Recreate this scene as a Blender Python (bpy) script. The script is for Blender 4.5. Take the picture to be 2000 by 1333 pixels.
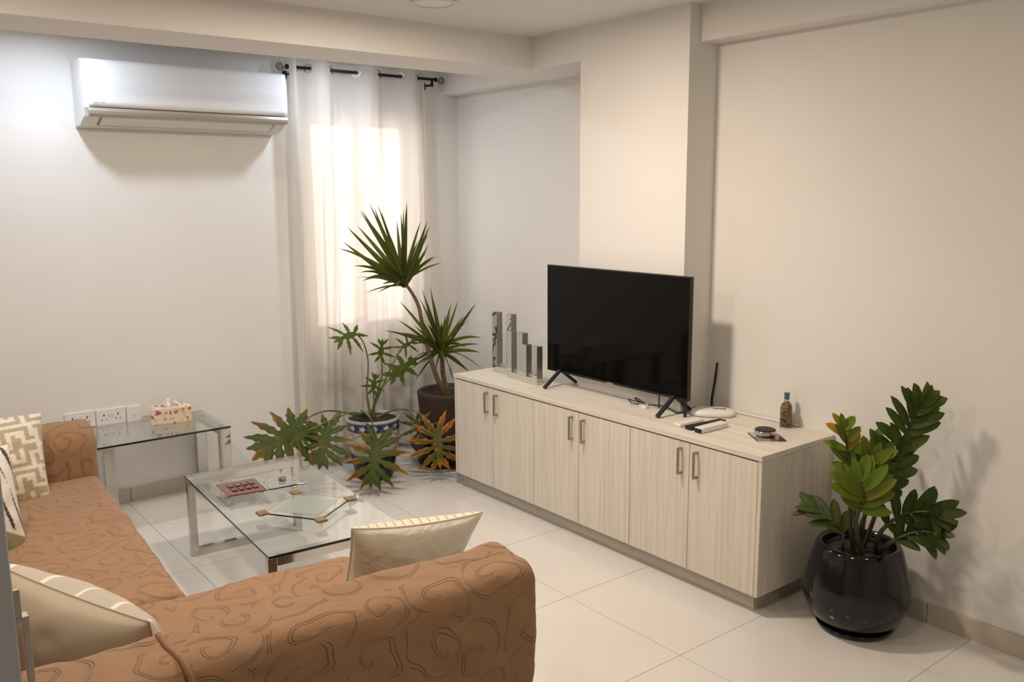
import bpy, bmesh, math, random
from math import sin, cos, pi, radians, sqrt
from mathutils import Vector, Matrix, noise

for o in list(bpy.data.objects): bpy.data.objects.remove(o, do_unlink=True)
S = bpy.context.scene
COL = S.collection
R = random.Random(7)

# ------------------------------------------------------------------ camera
F_PX, CAM_H = 1715.685, 1.6351
YAW, PITCH, ROLL = radians(38.1556), radians(9.4211), radians(-0.3933)
fwd = Vector((sin(YAW)*cos(PITCH), cos(YAW)*cos(PITCH), -sin(PITCH)))
_r = Vector((cos(YAW), -sin(YAW), 0)); _u = _r.cross(fwd)
RI = _r*cos(ROLL)+_u*sin(ROLL); UP = -_r*sin(ROLL)+_u*cos(ROLL)
cam = bpy.data.cameras.new('camera'); camo = bpy.data.objects.new('camera', cam); COL.objects.link(camo)
cam.sensor_width = 36; cam.lens = F_PX/2000*36; cam.clip_start = .02
camo.matrix_world = Matrix(((RI.x, UP.x, -fwd.x, 0), (RI.y, UP.y, -fwd.y, 0), (RI.z, UP.z, -fwd.z, CAM_H), (0, 0, 0, 1)))
S.camera = camo

def at(px, py, ax, val):
    """point on the world plane ax = val seen at photo pixel px, py"""
    d = fwd + RI*((px-1000)/F_PX) - UP*((py-666.5)/F_PX)
    o = Vector((0, 0, CAM_H)); i = 'xyz'.index(ax)
    return o + d*((val-o[i])/d[i])

# ------------------------------------------------------------------ world, lights, exposure
W = bpy.data.worlds.new('World'); S.world = W; W.use_nodes = True
bg = W.node_tree.nodes['Background']
bg.inputs[0].default_value = (1.0, .89, .79, 1); bg.inputs[1].default_value = 3.7
S.view_settings.view_transform = 'Standard'; S.view_settings.look = 'None'
S.view_settings.gamma = 1; S.view_settings.use_curve_mapping = False
S.view_settings.exposure = 0.05

def lamp(name, loc, power, color, size, spread=180, rot=(0, 0, 0)):
    l = bpy.data.lights.new(name, 'AREA'); l.shape = 'DISK'; l.size = size; l.energy = power; l.color = color
    l.spread = radians(spread)
    o = bpy.data.objects.new(name, l); COL.objects.link(o); o.location = loc; o.rotation_euler = rot
    return o
WARM = (1.0, .83, .66); COOL = (.78, .87, 1.0)
CEIL = 2.44
lamp('ceiling_and_fill_light', (1.80, 2.70, CEIL-.022), 32, WARM, .20)
lamp('ceiling_and_fill_light', (.75, 1.15, CEIL-.022), 10, WARM, .20)  # unseen fill lamp, added for the back of the near sofa
lamp('ceiling_and_fill_light', (1.9, .1, CEIL-.022), 5, WARM, .20)  # unseen fill lamp, added behind the camera
lamp('ceiling_and_fill_light', (.1, 2.9, CEIL-.022), 17, WARM, .20)
lamp('alcove_lamp_light', (.90, 4.40, CEIL-.022), 7.5, COOL, .10)
lamp('alcove_lamp_light', (2.36, 4.38, CEIL-.022), 6.0, COOL, .10)

# ------------------------------------------------------------------ materials
def mat(name, color=(.8, .8, .8), rough=.6, metal=0, coat=0, trans=0, ior=1.45, spec=.5):
    m = bpy.data.materials.new(name); m.use_nodes = True
    b = m.node_tree.nodes['Principled BSDF']
    b.inputs['Base Color'].default_value = (*color, 1); b.inputs['Roughness'].default_value = rough
    b.inputs['Metallic'].default_value = metal; b.inputs['Coat Weight'].default_value = coat
    b.inputs['Transmission Weight'].default_value = trans; b.inputs['IOR'].default_value = ior
    b.inputs['Specular IOR Level'].default_value = spec
    return m
def N(m, t, **kw):
    n = m.node_tree.nodes.new(t)
    for k, v in kw.items():
        if hasattr(n, k): setattr(n, k, v)
        else: n.inputs[k].default_value = v
    return n
def L(m, a, b): m.node_tree.links.new(a, b)
def P(m): return m.node_tree.nodes['Principled BSDF']
def noise_var(m, scale, c1, c2, stretch=(1, 1, 1), coord='Object', detail=4, lo=.3, hi=.7):
    tc = N(m, 'ShaderNodeTexCoord'); mp = N(m, 'ShaderNodeMapping'); mp.inputs['Scale'].default_value = stretch
    nz = N(m, 'ShaderNodeTexNoise'); nz.inputs['Scale'].default_value = scale; nz.inputs['Detail'].default_value = detail
    cr = N(m, 'ShaderNodeValToRGB'); cr.color_ramp.elements[0].color = (*c1, 1); cr.color_ramp.elements[1].color = (*c2, 1)
    cr.color_ramp.elements[0].position = lo; cr.color_ramp.elements[1].position = hi
    L(m, tc.outputs[coord], mp.inputs[0]); L(m, mp.outputs[0], nz.inputs['Vector']); L(m, nz.outputs['Fac'], cr.inputs[0])
    L(m, cr.outputs[0], P(m).inputs['Base Color']); return nz, cr
def bump(m, src, strength=.2, dist=.01):
    b = N(m, 'ShaderNodeBump'); b.inputs['Strength'].default_value = strength; b.inputs['Distance'].default_value = dist
    L(m, src, b.inputs['Height']); L(m, b.outputs[0], P(m).inputs['Normal']); return b
def attr_col(m):
    a = N(m, 'ShaderNodeAttribute', attribute_name='Col'); L(m, a.outputs['Color'], P(m).inputs['Base Color']); return a

M = {}
m = M['wall'] = mat('painted_plaster', (.80, .79, .77), .85)
nz, cr = noise_var(m, 3, (.79, .78, .76), (.81, .80, .78)); n2 = N(m, 'ShaderNodeTexNoise'); n2.inputs['Scale'].default_value = 60
bump(m, n2.outputs['Fac'], .05, .002)
m = M['ceiling'] = mat('ceiling_paint', (.76, .745, .73), .9); noise_var(m, 2, (.75, .735, .72), (.77, .755, .74))
m = M['tile'] = mat('polished_porcelain', (.70, .68, .65), .13, spec=.5)
nz, cr = noise_var(m, 2.2, (.69, .665, .63), (.73, .71, .68), detail=6)
m = M['grout'] = mat('grout', (.33, .30, .26), .9)
m = M['skirt'] = mat('baseboard_tile', (.56, .51, .43), .35); noise_var(m, 5, (.54, .49, .41), (.58, .53, .45))
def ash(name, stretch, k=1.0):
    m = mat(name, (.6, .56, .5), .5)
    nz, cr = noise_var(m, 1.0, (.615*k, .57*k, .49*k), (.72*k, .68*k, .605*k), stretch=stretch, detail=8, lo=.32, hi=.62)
    w = N(m, 'ShaderNodeTexNoise'); w.inputs['Scale'].default_value = 1; w.inputs['Detail'].default_value = 3
    mp = N(m, 'ShaderNodeMapping'); mp.inputs['Scale'].default_value = tuple(s*3 for s in stretch)
    tc = N(m, 'ShaderNodeTexCoord'); L(m, tc.outputs['Object'], mp.inputs[0]); L(m, mp.outputs[0], w.inputs['Vector'])
    bump(m, w.outputs['Fac'], .08, .002); return m
M['ash_v'] = ash('pale_ash_laminate', (60, 60, 2.2)); M['ash_h'] = ash('pale_ash_laminate_top', (60, 2.2, 60), 1.02)
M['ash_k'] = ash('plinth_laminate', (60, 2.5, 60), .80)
M['carc'] = mat('gap_shade_carcass', (.10, .08, .055), .7)  # dark brown stands in for the shade inside the door gaps
M['nickel'] = mat('brushed_nickel', (.42, .38, .33), .32, 1)
M['chrome'] = mat('polished_chrome', (.60, .59, .57), .10, 1)
M['mirror'] = mat('mirror_glass', (.70, .71, .68), .03, 1)
M['mirror_side'] = mat('mirror_edge', (.36, .35, .32), .35, .85)
M['iron'] = mat('dark_iron', (.03, .025, .02), .4, .6)
M['grommet'] = mat('grommet_silver', (.75, .75, .77), .2, .9)
M['acwhite'] = mat('glossy_white_plastic', (.86, .87, .88), .12, coat=.6)
M['acmatt'] = mat('white_plastic', (.78, .77, .75), .45)
M['silver'] = mat('silver_trim', (.42, .38, .32), .35, .3)
M['dark'] = mat('dark_gap', (.05, .045, .04), .6)
M['grey'] = mat('grey_print', (.25, .25, .27), .6)
M['black'] = mat('black_plastic', (.012, .011, .010), .35)
M['screen'] = mat('screen_glass', (.002, .002, .002), .06, spec=.22)
M['white'] = mat('white_plastic_smooth', (.80, .79, .77), .3)
M['rubber'] = mat('black_rubber', (.015, .014, .015), .55)
M['potblack'] = mat('black_glaze', (.006, .007, .010), .10, coat=.25, spec=.4)
M['potbrown'] = mat('brown_clay', (.045, .026, .02), .55); noise_var(M['potbrown'], 8, (.040, .023, .018), (.055, .032, .025))
M['soil'] = mat('soil', (.03, .02, .015), .95); nz, cr = noise_var(M['soil'], 60, (.012, .009, .007), (.07, .05, .035)); bump(M['soil'], nz.outputs['Fac'], 1, .02)
m = M['leaf'] = mat('leaf', (.05, .1, .02), .5, spec=.3); attr_col(m)
tn = N(m, 'ShaderNodeBsdfTranslucent'); a = N(m, 'ShaderNodeAttribute', attribute_name='Col'); mx = N(m, 'ShaderNodeMixShader'); mx.inputs[0].default_value = .25
L(m, a.outputs['Color'], tn.inputs['Color']); L(m, P(m).outputs[0], mx.inputs[1]); L(m, tn.outputs[0], mx.inputs[2])
L(m, mx.outputs[0], m.node_tree.nodes['Material Output'].inputs['Surface'])
M['stem'] = mat('green_stem', (.10, .13, .035), .5); noise_var(M['stem'], 12, (.07, .09, .03), (.17, .20, .06))
M['zstem'] = mat('dark_green_stem', (.045, .055, .022), .5)
M['trunk'] = mat('woody_trunk', (.18, .12, .07), .8); noise_var(M['trunk'], 25, (.11, .07, .04), (.26, .18, .11), stretch=(1, 1, 3))
m = M['paint'] = mat('painted_ceramic', (.5, .5, .5), .15, coat=.5); attr_col(m)
m = M['card'] = mat('printed_card', (.5, .5, .5), .45); attr_col(m)
M['tissue'] = mat('tissue_paper', (.85, .84, .82), .9)
M['socket'] = mat('socket_plastic', (.80, .79, .80), .35)
M['doorshade'] = mat('shaded_white_panel', (.40, .43, .45), .6); noise_var(M['doorshade'], 1, (.385, .415, .435), (.41, .44, .46), stretch=(40, 40, 3))  # white panel, its shade put into the base colour as blue-grey

def glass(name, color, rough=0.0, tint=.9):
    """thin clear glass: shows what is behind, casts only a light shadow"""
    m = mat(name, color, rough, trans=1, ior=1.5)
    return m
M['glass'] = glass('clear_glass', (.93, .97, .95))
M['glass_edge'] = mat('green_glass_edge', (.004, .022, .016), .08)
M['glass_frost'] = mat('pale_etched_glass', (.62, .70, .66), .12, trans=.72)
M['amber'] = mat('amber_brown_glass', (.15, .035, .018), .10, coat=.5)
M['amber_relief'] = mat('dark_amber_relief', (.055, .006, .004), .08, coat=.8)
M['cork'] = mat('brown_wood', (.20, .13, .06), .5); noise_var(M['cork'], 40, (.16, .10, .045), (.26, .17, .08))
M['window_glass'] = mat('window_pane_glass', (1, 1, 1), 0, trans=1, ior=1.02)

# quilted cover: stitched spiral scrolls as fine relief, crease shading tinted into the lines
def quilt(name, c1, c2):
    m = mat(name, c1, .78); P(m).inputs['Sheen Weight'].default_value = .25; P(m).inputs['Sheen Roughness'].default_value = .4
    uv = N(m, 'ShaderNodeUVMap'); uv.uv_map = 'UVMap'
    nz = N(m, 'ShaderNodeTexNoise'); nz.inputs['Scale'].default_value = 5; L(m, uv.outputs[0], nz.inputs['Vector'])
    off = N(m, 'ShaderNodeVectorMath', operation='MULTIPLY_ADD'); off.inputs[1].default_value = (.16, .16, 0)
    L(m, nz.outputs['Color'], off.inputs[0]); L(m, uv.outputs[0], off.inputs[2])
    sc = N(m, 'ShaderNodeVectorMath', operation='SCALE'); sc.inputs['Scale'].default_value = 6.8; L(m, off.outputs[0], sc.inputs[0])
    vo = N(m, 'ShaderNodeTexVoronoi', voronoi_dimensions='2D', feature='F1'); vo.inputs['Scale'].default_value = 1.0
    vo.inputs['Randomness'].default_value = .8; L(m, sc.outputs[0], vo.inputs['Vector'])
    d = N(m, 'ShaderNodeVectorMath', operation='SUBTRACT'); L(m, sc.outputs[0], d.inputs[0]); L(m, vo.outputs['Position'], d.inputs[1])
    sx = N(m, 'ShaderNodeSeparateXYZ'); L(m, d.outputs[0], sx.inputs[0])
    cs = N(m, 'ShaderNodeSeparateColor'); L(m, vo.outputs['Color'], cs.inputs[0])
    gt = N(m, 'ShaderNodeMath', operation='GREATER_THAN'); gt.inputs[1].default_value = .5; L(m, cs.outputs[0], gt.inputs[0])
    sg = N(m, 'ShaderNodeMath', operation='MULTIPLY_ADD'); sg.inputs[1].default_value = 2; sg.inputs[2].default_value = -1; L(m, gt.outputs[0], sg.inputs[0])
    ym = N(m, 'ShaderNodeMath', operation='MULTIPLY'); L(m, sx.outputs['Y'], ym.inputs[0]); L(m, sg.outputs[0], ym.inputs[1])
    an = N(m, 'ShaderNodeMath', operation='ARCTAN2'); L(m, ym.outputs[0], an.inputs[0]); L(m, sx.outputs['X'], an.inputs[1])
    k = N(m, 'ShaderNodeMath', operation='MULTIPLY'); k.inputs[1].default_value = 1/(2*pi); L(m, an.outputs[0], k.inputs[0])
    rr = N(m, 'ShaderNodeMath', operation='MULTIPLY'); rr.inputs[1].default_value = 2.6; L(m, vo.outputs['Distance'], rr.inputs[0])
    s1 = N(m, 'ShaderNodeMath', operation='ADD'); L(m, k.outputs[0], s1.inputs[0]); L(m, rr.outputs[0], s1.inputs[1])
    s2 = N(m, 'ShaderNodeMath', operation='ADD'); L(m, s1.outputs[0], s2.inputs[0]); L(m, cs.outputs[1], s2.inputs[1])
    fr = N(m, 'ShaderNodeMath', operation='FRACT'); L(m, s2.outputs[0], fr.inputs[0])
    def line(c, w):
        a = N(m, 'ShaderNodeMath', operation='SUBTRACT'); a.inputs[1].default_value = c; L(m, fr.outputs[0], a.inputs[0])
        b = N(m, 'ShaderNodeMath', operation='ABSOLUTE'); L(m, a.outputs[0], b.inputs[0])
        mr = N(m, 'ShaderNodeMapRange', interpolation_type='SMOOTHSTEP'); mr.inputs['From Min'].default_value = 0; mr.inputs['From Max'].default_value = w
        L(m, b.outputs[0], mr.inputs['Value']); return mr.outputs[0]
    mn = N(m, 'ShaderNodeMath', operation='MULTIPLY'); L(m, line(.44, .038), mn.inputs[0]); L(m, line(.56, .038), mn.inputs[1])
    cr = N(m, 'ShaderNodeMix', data_type='RGBA'); cr.inputs['A'].default_value = (*c2, 1)
    nc = N(m, 'ShaderNodeTexNoise'); nc.inputs['Scale'].default_value = 7; nc.inputs['Detail'].default_value = 5; L(m, uv.outputs[0], nc.inputs['Vector'])
    rp = N(m, 'ShaderNodeValToRGB'); rp.color_ramp.elements[0].color = (*[x*.88 for x in c1], 1); rp.color_ramp.elements[1].color = (*[x*1.08 for x in c1], 1)
    L(m, nc.outputs['Fac'], rp.inputs[0]); L(m, mn.outputs[0], cr.inputs['Factor']); L(m, rp.outputs[0], cr.inputs['B'])
    L(m, cr.outputs['Result'], P(m).inputs['Base Color'])
    pk = N(m, 'ShaderNodeTexNoise'); pk.inputs['Scale'].default_value = 15; pk.inputs['Detail'].default_value = 3; L(m, uv.outputs[0], pk.inputs['Vector'])
    hh = N(m, 'ShaderNodeMath', operation='MULTIPLY_ADD'); hh.inputs[1].default_value = 1.0; L(m, pk.outputs['Fac'], hh.inputs[0]); L(m, mn.outputs[0], hh.inputs[2])
    bump(m, hh.outputs[0], .60, .008)
    return m
M['quilt'] = quilt('quilted_suede', (.305, .172, .088), (.245, .135, .066))
M['welt'] = mat('suede_welt', (.28, .155, .078), .8)

def cloth(name, c, rough=.7, sheen=.3, bs=250):
    m = mat(name, c, rough); P(m).inputs['Sheen Weight'].default_value = sheen
    n = N(m, 'ShaderNodeTexNoise'); n.inputs['Scale'].default_value = bs; bump(m, n.outputs['Fac'], .12, .002); return m
M['linen'] = cloth('plain_linen', (.52, .44, .33))
M['satin'] = mat('ivory_satin', (.76, .74, .62), .30); P(M['satin']).inputs['Sheen Weight'].default_value = .3
n = N(M['satin'], 'ShaderNodeTexNoise'); n.inputs['Scale'].default_value = 9; bump(M['satin'], n.outputs['Fac'], .35, .02)
m = M['print'] = mat('printed_fabric', (.5, .5, .5), .6); attr_col(m); P(m).inputs['Sheen Weight'].default_value = .2

m = M['curtain'] = mat('sheer_curtain', (.80, .77, .74), .9)
tl = N(m, 'ShaderNodeBsdfTranslucent'); tl.inputs['Color'].default_value = (.86, .82, .77, 1)
tp = N(m, 'ShaderNodeBsdfTransparent')
m1 = N(m, 'ShaderNodeMixShader'); m1.inputs[0].default_value = .42; m2 = N(m, 'ShaderNodeMixShader'); m2.inputs[0].default_value = .07
L(m, P(m).outputs[0], m1.inputs[1]); L(m, tl.outputs[0], m1.inputs[2]); L(m, m1.outputs[0], m2.inputs[1]); L(m, tp.outputs[0], m2.inputs[2])
L(m, m2.outputs[0], m.node_tree.nodes['Material Output'].inputs['Surface'])
m = M['sand'] = mat('coloured_sand', (.4, .25, .12), .35, coat=.6)
nz, cr = noise_var(m, 55, (.50, .34, .17), (.16, .07, .04), stretch=(1, 1, 2), lo=.42, hi=.58)
M['teal'] = mat('teal_cap', (.07, .15, .16), .4)

# ------------------------------------------------------------------ mesh helpers
class MB:
    def __init__(s): s.v = []; s.f = []; s.c = []; s.uv = None; s.mi = []
    def add(s, vs, fs, cols=None):
        b = len(s.v); s.v += [Vector(x) for x in vs]; s.f += [tuple(i+b for i in f) for f in fs]
        if cols is not None: s.c += cols
    def box(s, a, b):
        x0, y0, z0 = a; x1, y1, z1 = b
        s.add([(x0,y0,z0),(x1,y0,z0),(x1,y1,z0),(x0,y1,z0),(x0,y0,z1),(x1,y0,z1),(x1,y1,z1),(x0,y1,z1)],
              [(0,3,2,1),(4,5,6,7),(0,1,5,4),(1,2,6,5),(2,3,7,6),(3,0,4,7)]); return s
    def obox(s, c, ex, ey, ez):
        """box from centre and three half-axis vectors"""
        c = Vector(c); vs = [c+ex*i+ey*j+ez*k for i, j, k in [(-1,-1,-1),(1,-1,-1),(1,1,-1),(-1,1,-1),(-1,-1,1),(1,-1,1),(1,1,1),(-1,1,1)]]
        s.add(vs, [(0,3,2,1),(4,5,6,7),(0,1,5,4),(1,2,6,5),(2,3,7,6),(3,0,4,7)]); return s
    def prism(s, pts, z0, z1):
        n = len(pts); s.add([(x, y, z0) for x, y in pts]+[(x, y, z1) for x, y in pts],
              [tuple(reversed(range(n))), tuple(range(n, 2*n))]+[(i, (i+1) % n, n+(i+1) % n, n+i) for i in range(n)]); return s
    def tube(s, pts, r, seg=8, cap=True):
        pts = [Vector(p) for p in pts]; n = len(pts); rs = r if isinstance(r, (list, tuple)) else [r]*n
        prev = None; b = len(s.v)
        for i, p in enumerate(pts):
            t = (pts[min(i+1, n-1)]-pts[max(i-1, 0)]).normalized()
            if prev is None:
                a = Vector((0, 0, 1)) if abs(t.z) < .9 else Vector((1, 0, 0)); u = t.cross(a).normalized()
            else: u = (prev - t*prev.dot(t)).normalized()
            prev = u; w = t.cross(u)
            for k in range(seg):
                s.v.append(p+(u*cos(2*pi*k/seg)+w*sin(2*pi*k/seg))*rs[i])
        for i in range(n-1):
            for k in range(seg):
                s.f.append((b+i*seg+k, b+i*seg+(k+1) % seg, b+(i+1)*seg+(k+1) % seg, b+(i+1)*seg+k))
        if cap: s.f.append(tuple(b+k for k in reversed(range(seg)))); s.f.append(tuple(b+(n-1)*seg+k for k in range(seg)))
        return s
    def lathe(s, c, prof, seg=48, col=None):
        """prof: list of (r, z) ; col(angle, r, z) -> rgb"""
        b = len(s.v); n = len(prof)
        for r, z in prof:
            for k in range(seg):
                a = 2*pi*k/seg; s.v.append(Vector((c[0]+r*cos(a), c[1]+r*sin(a), z)))
                if col: s.c.append(col(a, r, z))
        for i in range(n-1):
            for k in range(seg):
                s.f.append((b+i*seg+k, b+i*seg+(k+1) % seg, b+(i+1)*seg+(k+1) % seg, b+(i+1)*seg+k))
        s.f.append(tuple(b+k for k in reversed(range(seg)))); s.f.append(tuple(b+(n-1)*seg+k for k in range(seg)))
        return s
    def grid(s, nu, nv, fn, colfn=None):
        b = len(s.v)
        for j in range(nv+1):
            for i in range(nu+1):
                s.v.append(Vector(fn(i/nu, j/nv)))
                if colfn: s.c.append(colfn(i/nu, j/nv))
        for j in range(nv):
            for i in range(nu):
                a = b+j*(nu+1)+i; s.f.append((a, a+1, a+nu+2, a+nu+1))
        return s

def spline(pts, n=8):
    pts = [Vector(p) for p in pts]; out = []
    for i in range(len(pts)-1):
        p0 = pts[max(i-1, 0)]; p1 = pts[i]; p2 = pts[i+1]; p3 = pts[min(i+2, len(pts)-1)]
        for k in range(n):
            t = k/n; out.append(.5*((2*p1)+(p2-p0)*t+(2*p0-5*p1+4*p2-p3)*t*t+(3*p1-p0-3*p2+p3)*t**3))
    out.append(pts[-1]); return out

ORG = {}
def obj(name, mb, material, parent=None, origin=None, smooth=False, bevel=0, uv=None, solid=0, label=None):
    """link one mesh object; vertices are given in world metres"""
    if parent is not None: o0 = ORG[parent.name]
    else: o0 = Vector(origin) if origin is not None else sum(mb.v, Vector())/max(1, len(mb.v))
    me = bpy.data.meshes.new(name); me.from_pydata([v-o0 for v in mb.v], [], mb.f); me.update()
    if mb.c:
        ca = me.color_attributes.new('Col', 'FLOAT_COLOR', 'POINT')
        ca.data.foreach_set('color', [x for c in mb.c for x in ((c[0]*1.25, c[1]*1.03, c[2]*.65, 1) if material is M['leaf'] else (c[0], c[1], c[2], 1))])
    if uv:
        ul = me.uv_layers.new(name='UVMap')
        for l in me.loops: ul.data[l.index].uv = uv[l.vertex_index]
    o = bpy.data.objects.new(name, me); COL.objects.link(o)
    for mm in (material if isinstance(material, list) else [material]): me.materials.append(mm)
    if mb.mi: me.polygons.foreach_set('material_index', mb.mi)
    if parent is not None: o.parent = parent
    else: o.location = o0
    ORG[o.name] = o0
    if smooth: me.polygons.foreach_set('use_smooth', [True]*len(me.polygons))
    if bevel:
        bv = o.modifiers.new('bevel', 'BEVEL'); bv.width = bevel; bv.segments = 2; bv.limit_method = 'ANGLE'; bv.angle_limit = radians(40)
    if solid:
        sm = o.modifiers.new('solid', 'SOLIDIFY'); sm.thickness = solid
    if label: o['label'] = label
    return o
def thing(name, label, cat, loc, group=None):
    o = bpy.data.objects.new(name, None); COL.objects.link(o); o.location = loc; o.empty_display_size = .05
    o['label'] = label; o['category'] = cat
    if group: o['group'] = group
    ORG[o.name] = Vector(loc); return o
def tag(o, label, cat, group=None):
    o['label'] = label; o['category'] = cat
    if group: o['group'] = group
    return o
def struct(name, mb, m, parent=None, **kw):
    o = obj(name, mb, m, parent, **kw)
    if parent is None: o['kind'] = 'structure'
    return o
def box(name, a, b, m, parent=None, bevel=0, **kw): return obj(name, MB().box(a, b), m, parent, bevel=bevel, **kw)

# ------------------------------------------------------------------ the room
XL, YF = -1.30, -1.60            # left wall and the wall behind the camera
XW, YB, XC, XN = 3.207, 4.90, 3.02, 3.406   # right wall, back wall, column face, niche wall
YC0, YC1 = 2.60, 3.287           # column
SOF = 2.28                       # underside of the beams
floor = struct('floor', MB().box((XL-.1, YF-.1, -.08), (XN+.15, YB+.15, -.006)), M['grout'], origin=(0, 0, 0))
xs = [XL, -.534, .066, .63, 1.175, 1.728, 2.277, 2.866, XN]; ys = [YF, -1.066, -.466, .134, .734, 1.334, 1.934, 2.534, 3.12, 3.80, 4.42, YB]
for i in range(len(xs)-1):
    for j in range(len(ys)-1):
        g = .0011
        struct('tile', MB().box((xs[i]+g, ys[j]+g, -.006), (xs[i+1]-g, ys[j+1]-g, 0)), M['tile'], floor)
struct('ceiling', MB().box((XL-.1, YF-.1, CEIL), (XN+.15, YB+.15, CEIL+.1)), M['ceiling'])
struct('wall_left', MB().box((XL-.1, YF, 0), (XL, YB, CEIL)), M['wall'])
struct('wall_front', MB().box((XL-.1, YF-.1, 0), (XN, YF, CEIL)), M['wall'])
struct('wall_right', MB().box((XW, YF, 0), (XN+.15, YC0, CEIL)), M['wall'])
wn = struct('wall_niche', MB().box((XN, YC0, 0), (XN+.15, YB+.15, CEIL)), M['wall'])
WX0, WX1, WZ0, WZ1 = 2.33, 3.06, .79, 2.11
wb = MB().box((XL-.1, YB, 0), (WX0, YB+.15, CEIL)).box((WX1, YB, 0), (XN, YB+.15, CEIL)).box((WX0, YB, 0), (WX1, YB+.15, WZ0)).box((WX0, YB, WZ1), (WX1, YB+.15, CEIL))
struct('wall_back', wb, M['wall'])
struct('trim_1', MB().box((XC, YC0, 0), (XN, YC1, CEIL)), M['wall'])                       # column
struct('trim_2', MB().box((XL, 3.65, SOF), (XC, 4.00, CEIL)), M['wall'])                  # cross beam
struct('trim_3', MB().box((XC, YC1, SOF), (XN, 4.00, CEIL)).box((3.27, 4.00, SOF), (XN, YB, CEIL)), M['wall'])   # beam over the niche
struct('trim_4', MB().box((3.09, YF, SOF+.005), (XW, YC0, CEIL)), M['wall'])              # beam along the right wall
# baseboards of tile pieces
bb = struct('baseboard_back', MB().box((XL, YB-.006, 0), (WX1+.34, YB, .079)), M['grout'], origin=(0, 0, 0))
for k in range(9):
    x0 = 1.197+.6*(k-4); x1 = x0+.597
    if x0 > XN-.05 or x1 < XL: continue
    struct('skirting_tile', MB().box((max(x0, XL), YB-.012, 0), (min(x1, XN), YB-.0055, .08)), M['skirt'], bb, bevel=.001)
br = struct('baseboard_right', MB().box((XW-.006, YF, 0), (XW, 1.93, .079)), M['grout'], origin=(0, 0, 0))
for k in range(7):
    y1 = 1.93-.43-.6*(k-1); y0 = y1-.597
    if k == 0: y1 = 1.93; y0 = 1.503
    if y1 < YF: continue
    struct('skirting_tile', MB().box((XW-.012, max(y0, YF), 0), (XW-.0055, y1, .08)), M['skirt'], br, bevel=.001)
bn = struct('baseboard_niche', MB().box((XN-.012, 4.0, 0), (XN, YB-.012, .08)), M['skirt'])
# window: frame, mullion, panes
win = struct('window_1', MB().box((WX0, YB+.05, WZ0), (WX0+.045, YB+.11, WZ1)).box((WX1-.045, YB+.05, WZ0), (WX1, YB+.11, WZ1))
             .box((WX0+.045, YB+.05, WZ0), (WX1-.045, YB+.11, WZ0+.05)).box((WX0+.045, YB+.05, WZ1-.05), (WX1-.045, YB+.11, WZ1)), M['white'], origin=(2.7, YB, WZ0))
struct('mullion', MB().box((2.645, YB+.05, WZ0+.05), (2.715, YB+.11, WZ1-.05)), M['white'], win)
for a, b in ((WX0+.045, 2.645), (2.715, WX1-.045)):
    struct('pane', MB().box((a, YB+.078, WZ0+.05), (b, YB+.082, WZ1-.05)), M['window_glass'], win)

# door leaf at the left edge with its pull handle
dr = struct('door_1', MB().box((-.75, 1.30, .005), (.158, 1.34, 2.10)), M['doorshade'], origin=(-.3, 1.32, 0), bevel=.002)
hb = MB().box((.158, 1.304, 1.058), (.1665, 1.314, 1.108)).box((.158, 1.302, 1.060), (.1745, 1.322, 1.068)).box((.166, 1.304, .80), (.1745, 1.318, 1.062)).box((.158, 1.306, .95), (.166, 1.316, .965)).box((.158, 1.306, .80), (.166, 1.316, .815))
obj('handle', hb, M['nickel'], dr, bevel=.001)

# round recessed ceiling lamp, switched off
cl = thing('ceiling_light', 'round flush ceiling light, switched off, at the top edge by the cross beam', 'light', (2.145, 3.245, CEIL))
obj('rim', MB().lathe((2.145, 3.245), [(.098, CEIL-.001), (.098, CEIL-.008), (.086, CEIL-.012), (.080, CEIL-.008), (.080, CEIL-.001)]), M['ceiling'], cl, smooth=False)
obj('diffuser', MB().lathe((2.145, 3.245), [(.079, CEIL-.001), (.079, CEIL-.006), (.02, CEIL-.007)]), M['white'], cl)

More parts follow.
